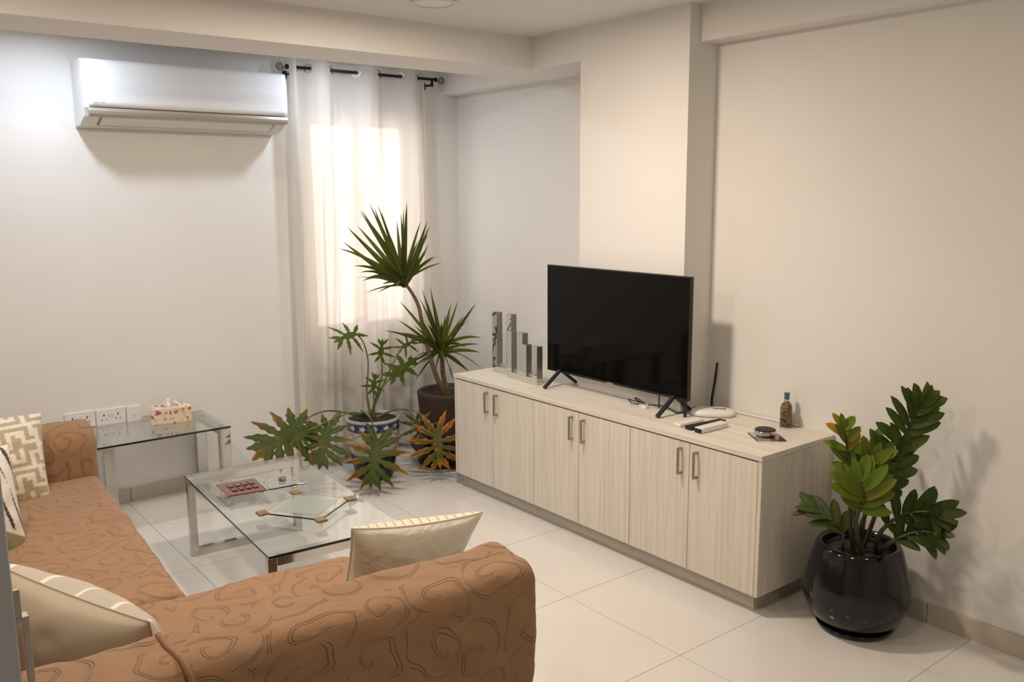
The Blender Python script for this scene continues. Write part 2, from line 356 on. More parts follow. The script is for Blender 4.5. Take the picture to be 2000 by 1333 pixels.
# ------------------------------------------------------------------ sideboard: three base cabinets, one worktop
CX, CYN, CW, CH, SP, TB = 2.723, 1.937, .3365, .653, .0175, .081
TT = .021
for u in range(3):
    ya = CYN+SP+2*CW*u; yb_ = ya+2*CW
    lab = ['white ash base cabinet of two doors nearest the black-potted plant', 'white ash base cabinet of two doors in the middle, under the television', 'white ash base cabinet of two doors at the far end by the window plants'][u]
    c = thing('base_cabinet', lab, 'cabinet', (2.86, (ya+yb_)/2, 0), 'base cabinets under one worktop')
    back = 3.01 if u < 2 else 3.39
    obj('carcass', MB().box((CX+.026, ya+.001, TB), (3.01, yb_-.001, CH-TT-.001)), M['carc'], c)
    if u == 0: obj('side_panel', MB().box((CX, CYN, TB), (XW-.002, ya-.0005, CH-TT-.001)), M['ash_v'], c, bevel=.0008)
    if u == 2: obj('side_panel', MB().box((CX, yb_+.0005, TB), (XN-.002, yb_+SP, CH-TT-.001)), M['ash_v'], c, bevel=.0008)
    k0 = CYN+.046 if u == 0 else ya; k1 = yb_+SP-.046 if u == 2 else yb_
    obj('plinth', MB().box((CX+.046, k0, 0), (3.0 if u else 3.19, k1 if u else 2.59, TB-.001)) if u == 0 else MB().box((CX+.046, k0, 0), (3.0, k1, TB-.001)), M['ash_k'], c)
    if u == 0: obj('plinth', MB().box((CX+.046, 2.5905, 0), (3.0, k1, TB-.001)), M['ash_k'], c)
    for dd in range(2):
        y0 = ya+CW*dd+.0015; y1 = ya+CW*(dd+1)-.0015
        d = obj('door', MB().box((CX, y0, TB), (CX+.018, y1, CH-TT-.007)), M['ash_v'], c, bevel=.0008)
        yh = (y1-.040) if dd == 0 else (y0+.040); hx = CX-.026
        h = MB().box((hx, yh-.005, .488), (hx+.007, yh+.005, .602)).box((hx+.006, yh-.005, .592), (CX, yh+.005, .602)).box((hx+.006, yh-.005, .488), (CX, yh+.005, .498))
        obj('handle', h, M['nickel'], d, bevel=.0008)
poly = [(CX-.004, CYN-.002), (XW-.001, CYN-.002), (XW-.001, YC0-.001), (XC-.001, YC0-.001), (XC-.001, YC1+.001), (XN-.001, YC1+.001), (XN-.001, CYN+6*CW+2*SP+.002), (CX-.004, CYN+6*CW+2*SP+.002)]
tag(obj('countertop', MB().prism(poly, CH-TT, CH), M['ash_h'], bevel=.001), 'long pale wood-grain worktop over the three cabinets', 'countertop')
ZT = CH+.0005

# ------------------------------------------------------------------ television
TX, TY0, TY1, TZ0, TZ1 = 2.952, 2.503, 3.458, .727, 1.281
tv = thing('television', 'large flat black television standing on the long worktop', 'television', (TX+.01, 2.98, ZT))
obj('casing', MB().box((TX, TY0, TZ0), (TX+.022, TY1, TZ1)), M['black'], tv, bevel=.002)
obj('screen', MB().box((TX-.0012, TY0+.006, TZ0+.012), (TX-.0001, TY1-.006, TZ1-.006)), M['screen'], tv)
b_ = MB(); b_.add([(TX+.022, TY0+.012, TZ0+.02), (TX+.022, TY1-.012, TZ0+.02), (TX+.022, TY1-.012, TZ0+.42), (TX+.022, TY0+.012, TZ0+.42),
     (TX+.055, TY0+.04, TZ0+.03), (TX+.055, TY1-.04, TZ0+.03), (TX+.055, TY1-.08, TZ0+.34), (TX+.055, TY0+.08, TZ0+.34)],
     [(0,1,2,3),(4,7,6,5),(0,4,5,1),(1,5,6,2),(2,6,7,3),(3,7,4,0)])
obj('rear_housing', b_, M['black'], tv)
obj('logo', MB().box((TX-.003, 2.965, TZ0+.002), (TX-.0005, 3.01, TZ0+.008)), M['grey'], tv)
for yf in (2.585, 3.36):
    f_ = MB(); ap = Vector((TX+.006, yf, TZ0+.012))
    for ex, ey in ((TX-.105, 0), (TX+.115, 0)):
        e = Vector((min(ex, 3.015 if YC0 < yf < YC1 else 3.07), yf, ZT+.006)); d = (e-ap); n_ = Vector((0, 1, 0)); w_ = d.cross(n_).normalized()
        f_.obox((ap+e)/2, d/2, n_*.009, w_*.0065)
    obj('foot', f_, M['black'], tv, bevel=.001)
obj('foot_cap', MB().box((TX+.002, 2.515, ZT), (TX+.012, 2.527, TZ0+.05)), M['black'], tv)

# cables behind the set
cb = thing('cable_grommet', 'white round cable grommet with looped black cables behind the television', 'cable', (2.985, 2.80, ZT))
obj('grommet', MB().lathe((2.985, 2.80), [(.030, ZT), (.030, ZT+.004), (.024, ZT+.006), (.012, ZT+.005)], 24), M['white'], cb, smooth=True)
obj('cable', MB().tube(spline([(2.985, 2.81, ZT+.006), (2.965, 2.835, ZT+.028), (2.95, 2.81, ZT+.036), (2.945, 2.775, ZT+.03), (2.965, 2.76, ZT+.008), (2.99, 2.765, ZT+.006)]), .003, 6), M['black'], cb, smooth=True)
obj('cable', MB().tube(spline([(2.99, 2.80, ZT+.006), (2.975, 2.85, ZT+.012), (2.95, 2.86, ZT+.02), (2.94, 2.83, ZT+.012), (2.96, 2.80, ZT+.006)]), .0025, 6), M['black'], cb, smooth=True)
obj('plug', MB().box((2.935, 2.735, ZT), (2.96, 2.765, ZT+.012)), M['white'], cb, bevel=.002)
tag(obj('power_cable', MB().tube(spline([(2.985, 2.70, TZ0+.02), (2.985, 2.70, ZT+.05), (2.985, 2.70, ZT+.004)]), .0035, 6), M['black'], smooth=True), 'black cable hanging straight down behind the television', 'cable')
tag(obj('power_cable', MB().tube(spline([(2.975, 2.74, ZT+.012), (2.985, 2.66, ZT+.018), (2.98, 2.585, ZT+.004), (3.03, 2.56, ZT+.014), (3.06, 2.55, ZT+.024), (3.085, 2.545, ZT+.02)]), .003, 6), M['black'], smooth=True), 'thin black cable running to the white router', 'cable')

# router
rt = thing('router', 'white oval wifi router with one black antenna beside the television', 'router', (3.09, 2.47, ZT))
rb = MB(); rc = Vector((3.085, 2.468, 0)); ra = radians(-22)
def rp_(t, k, z):
    n_ = 3.0; cx_ = abs(cos(t))**(2/n_)*(1 if cos(t) >= 0 else -1)*.098*k; cy_ = abs(sin(t))**(2/n_)*(1 if sin(t) >= 0 else -1)*.062*k
    return (rc.x+cx_*cos(radians(-50))-cy_*sin(radians(-50)), rc.y+cx_*sin(radians(-50))+cy_*cos(radians(-50)), z)
lv = [(.86, ZT), (.96, ZT+.003), (1, ZT+.010), (.985, ZT+.016), (.9, ZT+.024), (.7, ZT+.029), (.4, ZT+.031), (.05, ZT+.031)]
for k, z in lv:
    for i in range(40): rb.v.append(Vector(rp_(2*pi*i/40, k, z)))
for j in range(len(lv)-1):
    for i in range(40): rb.f.append((j*40+i, j*40+(i+1) % 40, (j+1)*40+(i+1) % 40, (j+1)*40+i))
rb.f.append(tuple(reversed(range(40)))); rb.f.append(tuple(range((len(lv)-1)*40, len(lv)*40)))
obj('body', rb, M['white'], rt, smooth=True)
d1 = Vector((cos(radians(-50)), sin(radians(-50)), 0)); d2 = Vector((-d1.y, d1.x, 0))
obj('slot', MB().obox(rc+Vector((.012, -.028, ZT+.0315)), d1*.028, d2*.003, Vector((0, 0, .0015))), M['black'], rt)
obj('antenna', MB().tube([(3.172, 2.545, ZT+.012), (3.172, 2.545, ZT+.05), (3.176, 2.535, .78), (3.180, 2.527, .872)], [.0055, .006, .0065, .005], 8), M['black'], rt, smooth=True)
tag(obj('cable_strip', MB().tube(spline([(3.19, 2.43, ZT+.006), (3.195, 2.33, ZT+.005), (3.197, 2.22, ZT+.006), (3.195, 2.10, ZT+.005)]), .005, 6), M['white'], smooth=True), 'thin white cable lying along the wall behind the router', 'cable')

# remotes
def slab(name, a, b, w, h, m, root=None, z=ZT):
    a = Vector((a[0], a[1], 0)); b = Vector((b[0], b[1], 0)); d = (b-a)/2; n_ = Vector((-d.y, d.x, 0)).normalized()
    return obj(name, MB().obox((a+b)/2+Vector((0, 0, z+h/2)), d, n_*w/2, Vector((0, 0, h/2))), m, root, bevel=.003)
c1 = at(1322, 834, 'z', ZT); c2 = at(1368, 823, 'z', ZT)
t = thing('remote_control', 'slim white remote control lying flat, farthest of the three remotes', 'remote', (c1+c2)/2)
slab('body', c1, c2, .040, .014, M['white'], t)
t = thing('remote_control', 'black television remote lying between the two white remotes', 'remote', at(1370, 832, 'z', ZT))
c1 = at(1343, 840, 'z', ZT); c2 = at(1412, 826, 'z', ZT)
slab('body', c1, c2, .036, .016, M['rubber'], t)
t = thing('remote_control', 'thick white remote with a black rounded end, nearest the worktop edge', 'remote', at(1385, 838, 'z', ZT))
c1 = at(1364, 846, 'z', ZT); c2 = at(1415, 833, 'z', ZT)
slab('body', c1, c2, .042, .022, M['white'], t)
dv = (c2-c1).normalized()
slab('lens', c1-dv*.005, c1+dv*.004, .036, .018, M['rubber'], t)

# glass coaster with chrome tin
t = thing('glass_coaster', 'square clear glass coaster with a dark red corner, on the worktop', 'coaster', (2.935, 2.085, ZT))
a0 = at(1462, 848, 'z', ZT); a1 = at(1500, 838, 'z', ZT); a2 = at(1537, 850, 'z', ZT); a3 = at(1537, 861, 'z', ZT)
cc = Vector((2.955, 2.085, ZT+.003)); ex = Vector((.045, -.032, 0)); ey = Vector((.035, .05, 0))
obj('plate', MB().obox(cc, ex*1.05, ey*1.05, Vector((0, 0, .003))), M['glass'], t, bevel=.001)
obj('red_corner', MB().obox(cc+ex*.55+ey*-.15+Vector((0, 0, .0035)), ex*.42, ey*.8, Vector((0, 0, .0008))), M['amber'], t)
t2 = thing('round_tin', 'round chrome tin with a black top on the square glass coaster', 'tin', (2.957, 2.095, ZT+.0085))
tc = (2.957, 2.095); z0 = ZT+.0085
obj('base', MB().lathe(tc, [(.030, z0), (.040, z0+.003), (.0435, z0+.008), (.0435, z0+.020), (.041, z0+.022)]), M['chrome'], t2, smooth=True)
obj('lid', MB().lathe(tc, [(.040, z0+.0221), (.041, z0+.025), (.038, z0+.027), (.01, z0+.0272)]), M['rubber'], t2)

# sand bottle
bt = thing('glass_bottle', 'small glass bottle of coloured sand with a teal cap, against the wall', 'bottle', (3.155, 2.135, ZT))
bc = Vector((3.155, 2.135, 0)); sq = MB()
pr = [(.023, 0), (.0245, .004), (.0245, .085), (.021, .098), (.010, .112), (.0085, .118), (.0085, .130)]
def ring(mb, prof, c, n=24, sqr=3.5, rot=0.5):
    for r, z in prof:
        for i in range(n):
            a = 2*pi*i/n; p_ = sqr if r > .015 else 2
            x = abs(cos(a))**(2/p_)*(1 if cos(a) >= 0 else -1)*r; y = abs(sin(a))**(2/p_)*(1 if sin(a) >= 0 else -1)*r
            mb.v.append(Vector((c.x+x*cos(rot)-y*sin(rot), c.y+x*sin(rot)+y*cos(rot), ZT+z)))
    k = len(prof)
    for j in range(k-1):
        for i in range(n): mb.f.append((j*n+i, j*n+(i+1) % n, (j+1)*n+(i+1) % n, (j+1)*n+i))
    mb.f.append(tuple(reversed(range(n)))); mb.f.append(tuple(range((k-1)*n, k*n))); return mb
obj('sand', ring(MB(), [(.0225, .005), (.0225, .085), (.019, .096), (.0085, .111)], bc), M['sand'], bt, smooth=True)
obj('glass_body', ring(MB(), pr, bc), M['glass'], bt, smooth=True)
obj('cap', MB().lathe((bc.x, bc.y), [(.0095, ZT+.1205), (.0105, ZT+.124), (.0105, ZT+.140), (.0120, ZT+.142), (.0120, ZT+.150)], 20), M['teal'], bt)

# three U-shaped mirrored holders, the middle one half hidden
def u_holder(lab, p0, wid, dep, hgt, arm):
    t = thing('mirrored_holder', lab, 'candle holder', (p0[0], p0[1]-wid/2, ZT), 'mirrored holders on the worktop')
    x, y = p0     # front left corner, runs towards -y
    obj('base', MB().box((x, y-wid, ZT), (x+dep, y, ZT+.035)), M['mirror'], t, bevel=.001)
    for y0_, y1_ in ((y-arm, y), (y-wid, y-wid+arm)):
        ub = MB().box((x, y0_, ZT+.0355), (x+dep, y1_, ZT+hgt)); ub.mi = [0, 1, 1, 0, 1, 0]
        obj('upright', ub, [M['mirror'], M['mirror_side']], t, bevel=.0012)
    obj('inner_panel', MB().box((x+.012, y-wid+arm+.0005, ZT+.0355), (x+.020, y-arm-.0005, ZT+.050)), M['glass_frost'], t)
u_holder('tallest U-shaped mirrored candle holder, farthest from the television', (2.925, 3.902), .172, .038, .340, .045)
u_holder('middle-height U-shaped mirrored candle holder between the tall and the short one', (2.885, 3.720), .138, .038, .258, .043)
u_holder('shortest U-shaped mirrored candle holder, nearest the television', (2.874, 3.577), .128, .038, .204, .040)

# ------------------------------------------------------------------ air conditioner
ax0, ax1, ay0, ay1, az0, az1 = 1.078, 2.115, 4.685, YB-.002, 1.985, 2.300
ac = thing('air_conditioner', 'long white split air conditioner high on the back wall', 'air conditioner', ((ax0+ax1)/2, ay1, az0))
prof = [(ay1, az0), (4.80, az0+.006), (4.712, az0+.040), (4.700, az0+.066), (4.690, az0+.085), (4.684, az1-.020), (4.692, az1-.006), (4.71, az1), (ay1, az1)]
b_ = MB(); n_ = len(prof)
b_.add([(ax0, y, z) for y, z in prof]+[(ax1, y, z) for y, z in prof], [tuple(range(n_)), tuple(reversed(range(n_, 2*n_)))]+[(i, n_+i, n_+(i+1) % n_, (i+1) % n_) for i in range(n_)])
obj('body', b_, M['acmatt'], ac, bevel=.003)
fp = MB().grid(40, 8, lambda u, v: (ax0+.018+(ax1-ax0-.022)*u, 4.679+.010*v**6-.004*(1-(2*v-1)**2), az0+.088+(az1-az0-.092)*v))
obj('front_panel', fp, M['acwhite'], ac, smooth=True, solid=-.004)
st = MB(); pts = [(4.688, az0+.088), (4.676, az0+.082), (4.670, az0+.068), (4.674, az0+.052), (4.688, az0+.045), (4.705, az0+.048)]
st.add([(ax0+.018, y, z) for y, z in pts]+[(ax1-.004, y, z) for y, z in pts], [tuple(range(6)), tuple(reversed(range(6, 12)))]+[(i, 6+i, 6+(i+1) % 6, (i+1) % 6) for i in range(6)])
obj('silver_trim', st, M['silver'], ac, bevel=.002, label='silver-beige trim strip')
# louver on the sloping underside
A = Vector((0, 4.712, az0+.040)); B = Vector((0, 4.80, az0+.006)); nn = Vector((0, -.36, -.933)).normalized()
def uq(x0, x1, s0, s1, off):
    a = A.lerp(B, s0)+nn*off; b = A.lerp(B, s1)+nn*off; return [(x0, a.y, a.z), (x1, a.y, a.z), (x1, b.y, b.z), (x0, b.y, b.z)]
g_ = MB()
for x0, x1, s0, s1 in ((ax0+.075, ax1-.065, .86, .93), (ax0+.073, ax0+.082, .0, .86), (ax1-.073, ax1-.065, .0, .86)):
    q1 = uq(x0, x1, s0, s1, .002); q2 = uq(x0, x1, s0, s1, -.004); g_.add(q1+q2, [(0,1,2,3),(7,6,5,4),(0,4,5,1),(1,5,6,2),(2,6,7,3),(3,7,4,0)])
obj('louver_gap', g_, M['grey'], ac)
q1 = uq(ax0+.084, ax1-.073, .04, .84, .0045); q2 = uq(ax0+.084, ax1-.073, .04, .84, -.002)
lm = MB(); lm.add(q1+q2, [(0,1,2,3),(7,6,5,4),(0,4,5,1),(1,5,6,2),(2,6,7,3),(3,7,4,0)])
obj('louver', lm, M['acmatt'], ac, bevel=.001)
lg = MB()
for i, w_ in enumerate((.006, .004, .006, .005, .004, .007, .004)):
    x = ax0+.045+i*.0075; lg.box((x, 4.6735, az0+.1055), (x+w_*.8, 4.6755, az0+.1085+(i % 3)*.0007))
lg.box((ax0+.045, 4.6735, az0+.103), (ax0+.060, 4.6755, az0+.1040))
obj('logo', lg, M['grey'], ac)
lg = MB()
for i in range(6): lg.box((ax1-.055+i*.006, 4.6735, az0+.100), (ax1-.055+i*.006+.0035, 4.6755, az0+.1028))
obj('logo', lg, M['grey'], ac)

# ------------------------------------------------------------------ curtain rod and curtain
RY, RZ = 4.80, 2.358
rod = thing('curtain_rod', 'dark iron curtain rod with spiral ends above the window', 'curtain rod', (2.65, RY, RZ))
obj('pole', MB().tube([(2.175, RY, RZ), (3.175, RY, RZ)], .009, 10), M['iron'], rod, smooth=True)
for sx_, x0 in ((-1, 2.175), (1, 3.175)):
    cx_ = x0+sx_*.040; pts = []
    for i in range(61):
        a = i/60*2*pi*1.9; r_ = .004+.021*i/60
        pts.append((cx_+sx_*-cos(a+.6)*r_, RY, RZ+sin(a+.6)*r_))
    pts.append((x0, RY, RZ))
    obj('spiral_finial', MB().tube(pts, .0028, 6), M['iron'], rod, smooth=True)
    obj('collar', MB().tube([(x0-sx_*.005, RY, RZ), (x0+sx_*.004, RY, RZ)], .014, 12), M['iron'], rod, smooth=True)
    bx_ = x0-sx_*.030
    obj('bracket', MB().box((bx_-.006, RY-.006, RZ-.045), (bx_+.006, RY+.006, RZ-.005)).box((bx_-.005, RY, RZ-.040), (bx_+.005, YB-.0005, RZ-.028)).box((bx_-.012, YB-.006, RZ-.055), (bx_+.012, YB-.0005, RZ-.012)), M['iron'], rod)
# folds: +1 in front of the rod, -1 behind it
keys = [(2.155, .3), (2.205, 1.25), (2.255, -1), (2.37, 1), (2.53, -1), (2.69, 1), (2.84, -1), (2.985, 1), (3.075, -.9), (3.10, -.2)]
def fold(x):
    if x <= keys[0][0]: return keys[0][1]
    for (a, fa), (b, fb) in zip(keys, keys[1:]):
        if x <= b: t = (x-a)/(b-a); t = (1-cos(pi*t))/2; return fa+(fb-fa)*t
    return keys[-1][1]
def curt(u, v):
    z = .035+(2.402-.035)*v
    k = 1-v
    xx = 2.178+(3.094-2.178)*u
    amp = .036+.012*k
    fo = fold(xx+.012*sin(z*2.1)*k)
    extra = (.014*sin(xx*58+z*1.3)+.009*sin(xx*97-z*2))*min(1, k*2.2)
    spread = (u-.5)*.05*k - .012*k
    top = .006*sin(u*40)*(1 if v > .985 else 0)
    y = RY-amp*fo+extra
    return (xx+spread, min(y, YB-.02), z+top)
cm = MB().grid(240, 90, curt)
ct = thing('curtain', 'white sheer eyelet curtain hanging floor-length over the window', 'curtain', (2.64, RY, .035))
obj('cloth', cm, M['curtain'], ct, smooth=True)
for x in (2.229, 2.305, 2.447, 2.612, 2.765, 2.913, 3.036):
    # grommet ring where the cloth crosses the rod line; ring plane follows the cloth
    e = .004; t_ = Vector((1, -(.036)*(fold(x+e)-fold(x-e))/(2*e), 0)).normalized(); upv = Vector((0, 0, 1))
    pts = [Vector((x, RY, RZ))+ (t_*cos(a)+upv*sin(a))*.024 for a in [2*pi*i/20 for i in range(21)]]
    obj('grommet', MB().tube(pts, .0042, 6, cap=False), M['grommet'], ct, smooth=True)

# ------------------------------------------------------------------ wall sockets
def plate(lab, x0, x1, z0, z1, kind):
    t = thing('wall_socket', lab, 'socket', ((x0+x1)/2, YB, z0))
    yf = YB-.010
    obj('plate', MB().box((x0, yf, z0), (x1, YB-.0005, z1)), M['socket'], t, bevel=.002)
    zc = (z0+z1)/2; w = x1-x0
    if kind == 2:
        for s_ in (.26, .74):
            x = x0+w*s_; h = MB().box((x-.003, yf-.0012, zc+.006), (x+.003, yf, zc+.016)).box((x-.014, yf-.0012, zc-.014), (x-.007, yf, zc-.010)).box((x+.007, yf-.0012, zc-.014), (x+.014, yf, zc-.010))
            obj('pin_holes', h, M['dark'], t)
        for s_ in (.45, .55):
            x = x0+w*s_; obj('switch', MB().box((x-.005, yf-.004, zc+.006), (x+.005, yf, zc+.024)), M['white'], t, bevel=.001)
    else:
        x = x0+w*.5; obj('switch', MB().box((x-.007, yf-.004, zc-.010), (x+.007, yf, zc+.012)), M['white'], t, bevel=.001)
plate('white double wall socket partly hidden behind the brown sofa arm', .905, 1.050, .450, .536, 2)
plate('white double wall socket, middle of three over the glass side table', 1.056, 1.202, .446, .532, 2)
plate('white single wall plate with one switch, next to the tissue box', 1.208, 1.284, .442, .528, 1)

# ------------------------------------------------------------------ glass tables
def glass_top(root, pts, z0, z1):
    obj('glass_top', MB().prism(pts, z0, z1), M['glass'], root)
    n = len(pts); e = MB(); c = Vector((sum(p[0] for p in pts)/n, sum(p[1] for p in pts)/n))
    out = []; inn = []
    for p in pts:
        d = Vector((p[0]-c.x, p[1]-c.y)); s = d.length; out.append(c+d*(1+.0009/s)); inn.append(c+d*(1+.0004/s))
    e.add([(p.x, p.y, z0+.001) for p in out]+[(p.x, p.y, z1-.0012) for p in out]+[(p.x, p.y, z0+.001) for p in inn]+[(p.x, p.y, z1-.0012) for p in inn],
          [(i, (i+1) % n, n+(i+1) % n, n+i) for i in range(n)]+[(2*n+(i+1) % n, 2*n+i, 3*n+i, 3*n+(i+1) % n) for i in range(n)])
    obj('glass_edge', e, M['glass_edge'], root, label='dark green polished glass edge')
# coffee table (turned a few degrees)
TA = radians(3.6); tex = Vector((cos(TA), -sin(TA), 0)); tey = Vector((sin(TA), cos(TA), 0)); TO = Vector((1.134, 2.842, 0)); TW, TL, TZ = .535, 1.135, .380
def T(a, b, z=0): return TO+tex*a+tey*b+Vector((0, 0, z))
tb = thing('coffee_table', 'low clear glass coffee table on chrome loop legs in front of the sofa', 'table', T(TW/2, TL/2))
glass_top(tb, [tuple(T(a, b))[:2] for a, b in ((0, 0), (TW, 0), (TW, TL), (0, TL))], TZ-.010, TZ)
q = .017; zt = TZ-.0145
for b0 in (.030, TL-.030):
    lp = MB()
    for a0 in (.018, TW-.018):
        lp.obox(T(a0, b0, (zt)/2), tex*q, tey*q, Vector((0, 0, zt/2)))
    for zc in (q, zt-q):
        lp.obox(T(TW/2, b0, zc), tex*(TW/2-.018-q), tey*q, Vector((0, 0, q)))
    obj('loop_leg', lp, M['chrome'], tb, bevel=.002)
    for a0 in (.05, TW-.05):
        c_ = T(a0, b0); obj('pad', MB().lathe((c_.x, c_.y), [(.012, zt), (.012, TZ-.0102)], 16), M['chrome'], tb)
# side table against the back wall
stb = thing('side_table', 'narrow glass side table on chrome loop legs against the back wall', 'table', (1.25, 4.665, 0))
glass_top(stb, [(.885, 4.447), (1.607, 4.447), (1.607, 4.885), (.885, 4.885)], .438, .448)
for x0 in (1.005, 1.578):
    lp = MB()
    for y0 in (4.475, 4.855): lp.box((x0-.027, y0-.022, 0), (x0+.027, y0+.022, .433))
    for za, zb in ((0, .03), (.403, .433)): lp.box((x0-.027, 4.4975, za), (x0+.027, 4.8325, zb))
    obj('loop_leg', lp, M['chrome'], stb, bevel=.002)
    for y0 in (4.52, 4.80): obj('pad', MB().lathe((x0, y0), [(.011, .433), (.011, .4378)], 16), M['chrome'], stb)

# tissue box
tbx = thing('tissue_box', 'floral printed tissue box with a white tissue, on the glass side table', 'tissue box', (1.395, 4.745, .4485))
ta = radians(-14); e1 = Vector((cos(ta), sin(ta), 0)); e2 = Vector((-e1.y, e1.x, 0)); tc0 = Vector((1.397, 4.755, .4485))
hw, hd, hh = .100, .055, .080
rnd = random.Random(5); blobs = []
pal = [(.55, .10, .10), (.70, .45, .06), (.72, .28, .25), (.35, .05, .08), (.70, .55, .12), (.62, .35, .38), (.30, .07, .12), (.75, .62, .25)]
for i in range(34): blobs.append((rnd.random(), rnd.random(), .02+.035*rnd.random(), .06+.09*rnd.random(), rnd.random()*pi, pal[i % len(pal)]))
def pcol(u, v):
    for bu, bv, ra_, rb_, an_, c_ in blobs:
        du = (u-bu); dv_ = (v-bv)*.45; x = du*cos(an_)+dv_*sin(an_); y = -du*sin(an_)+dv_*cos(an_)
        r_ = (x/ra_)**2+(y/(rb_*.45))**2
        if r_ < 1: return c_ if r_ > .35 or r_ < .12 else tuple(min(1, k*1.5+.1) for k in c_)
    return (.78, .70, .58) if (v < .93) else (.80, .66, .50)
bmx = MB()
def face_(o_, a_, b_2, nu, nv):
    bmx.grid(nu, nv, lambda u, v: o_+a_*u+b_2*v, pcol)
c_ = tc0; X2, Y2, Z2 = e1*2*hw, e2*2*hd, Vector((0, 0, hh))
face_(c_-e1*hw-e2*hd, X2, Z2, 80, 32); face_(c_+e1*hw-e2*hd, Y2, Z2, 30, 20); face_(c_+e1*hw+e2*hd, -X2, Z2, 40, 16); face_(c_-e1*hw+e2*hd, -Y2, Z2, 30, 20); face_(c_-e1*hw-e2*hd+Z2, X2, Y2, 60, 30)
obj('box', bmx, M['card'], tbx)
ts = MB()
def tis(u, v):
    a = (u-.5)*2; h = .045*(1-abs(a)**1.6)*(1 if v > 0 else 0)
    w_ = .070*(1-.30*v)
    return tc0+e1*(a*w_+.004*sin(9*v))+e2*(.012*sin(a*7+v*2)*(1-.3*v)+.006*sin(a*17))+Vector((0, 0, hh+.0005+h*v+.003*sin(a*13)*v))
ts.grid(30, 8, tis)
obj('tissue', ts, M['tissue'], tbx, smooth=True, solid=.0008)

# ------------------------------------------------------------------ things on the coffee table
def onT(px, py, z): return at(px, py, 'z', z)
ZG = TZ+.0005
tr = thing('glass_tray', 'divided glass tray, amber brown half and clear half, on small glass feet', 'tray', T(.25, .78, ZG))
zt_ = TZ+.030
p1, p2, p3, p4 = onT(430, 972, zt_), onT(515, 961, zt_), onT(487, 935, zt_), onT(421, 946, zt_)
# make clean parallelograms along the table axes
def quad(root, name, pa, pb, pc_, pd, z0, z1, m, **kw):
    pts = [pa, pb, pc_, pd]; return obj(name, MB().prism([(p.x, p.y) for p in pts], z0, z1), m, root, **kw)
quad(tr, 'amber_panel', onT(447, 969, zt_), onT(519, 957, zt_), onT(493, 935, zt_), onT(421, 947, zt_), zt_-.006, zt_, M['amber'], bevel=.001, label='amber brown glass panel')
quad(tr, 'divider', onT(520, 957.5, zt_), onT(527, 956, zt_), onT(503, 934, zt_), onT(496, 935, zt_), zt_-.006, zt_+.003, M['glass_frost'], bevel=.001)
quad(tr, 'clear_panel', onT(528, 956, zt_), onT(597, 943, zt_), onT(566, 926, zt_), onT(504, 934, zt_), zt_-.006, zt_, M['glass'], bevel=.001)
for i in range(4):
    a, b = .20+.19*i, .34+.19*i
    for (v0, v1) in ((.25, .45), (.55, .78)):
        def LP(u, v):
            A0 = onT(447, 969, zt_).lerp(onT(519, 957, zt_), u); B0 = onT(421, 947, zt_).lerp(onT(493, 935, zt_), u); return A0.lerp(B0, v)
        quad(tr, 'relief', LP(a, v0), LP(b, v0), LP(b, v1), LP(a, v1), zt_+.0002, zt_+.004, M['amber_relief'], bevel=.001, label='dark red raised square')
for px, py in ((445, 962), (510, 952), (435, 948), (488, 938), (575, 941), (520, 934)):
    c_ = onT(px, py, zt_-.007); obj('foot', MB().lathe((c_.x, c_.y), [(.010, ZG), (.010, zt_-.0065)], 16), M['glass'], tr, smooth=True)
orn = MB(); oc = onT(553, 936, zt_+.008)
for i in range(7):
    v = Vector((R.uniform(-.012, .012), R.uniform(-.012, .012), R.uniform(-.002, .004)))
    orn.obox(oc+v, Vector((.008, .002, .001)), Vector((-.002, .007, .001)), Vector((0, .001, .005)))
tag(obj('stone_ornament', orn, M['cork'], bevel=.002), 'small brown stone ornament on the clear half of the glass tray', 'ornament')

pl = thing('glass_platter', 'square pale glass platter with four brown wooden corners on the coffee table', 'platter', onT(600, 985, ZG))
zp = TZ+.034
K = [onT(512, 1000, zp), onT(626, 1013, zp), onT(684, 972, zp), onT(578, 960, zp)]
quad(pl, 'plate', K[0], K[1], K[2], K[3], zp-.011, zp-.005, M['glass'], bevel=.001)
kc = sum(K, Vector())/4; KI = [kc+(k-kc)*.72 for k in K]
quad(pl, 'etched_centre', KI[0], KI[1], KI[2], KI[3], zp-.0048, zp-.0040, M['glass_frost'])
for k in K:
    d = Vector((cos(radians(8)), sin(radians(8)), 0)); n2 = Vector((-d.y, d.x, 0))
    d = tex; n2 = tey
    obj('wooden_corner', MB().obox(Vector((k.x, k.y, zp-.006)), d*.020, n2*.023, Vector((0, 0, .004))), M['cork'], pl, bevel=.001, label='brown wooden corner block')
    obj('foot', MB().lathe((k.x, k.y), [(.006, ZG), (.006, zp-.0112)], 12), M['glass'], pl)

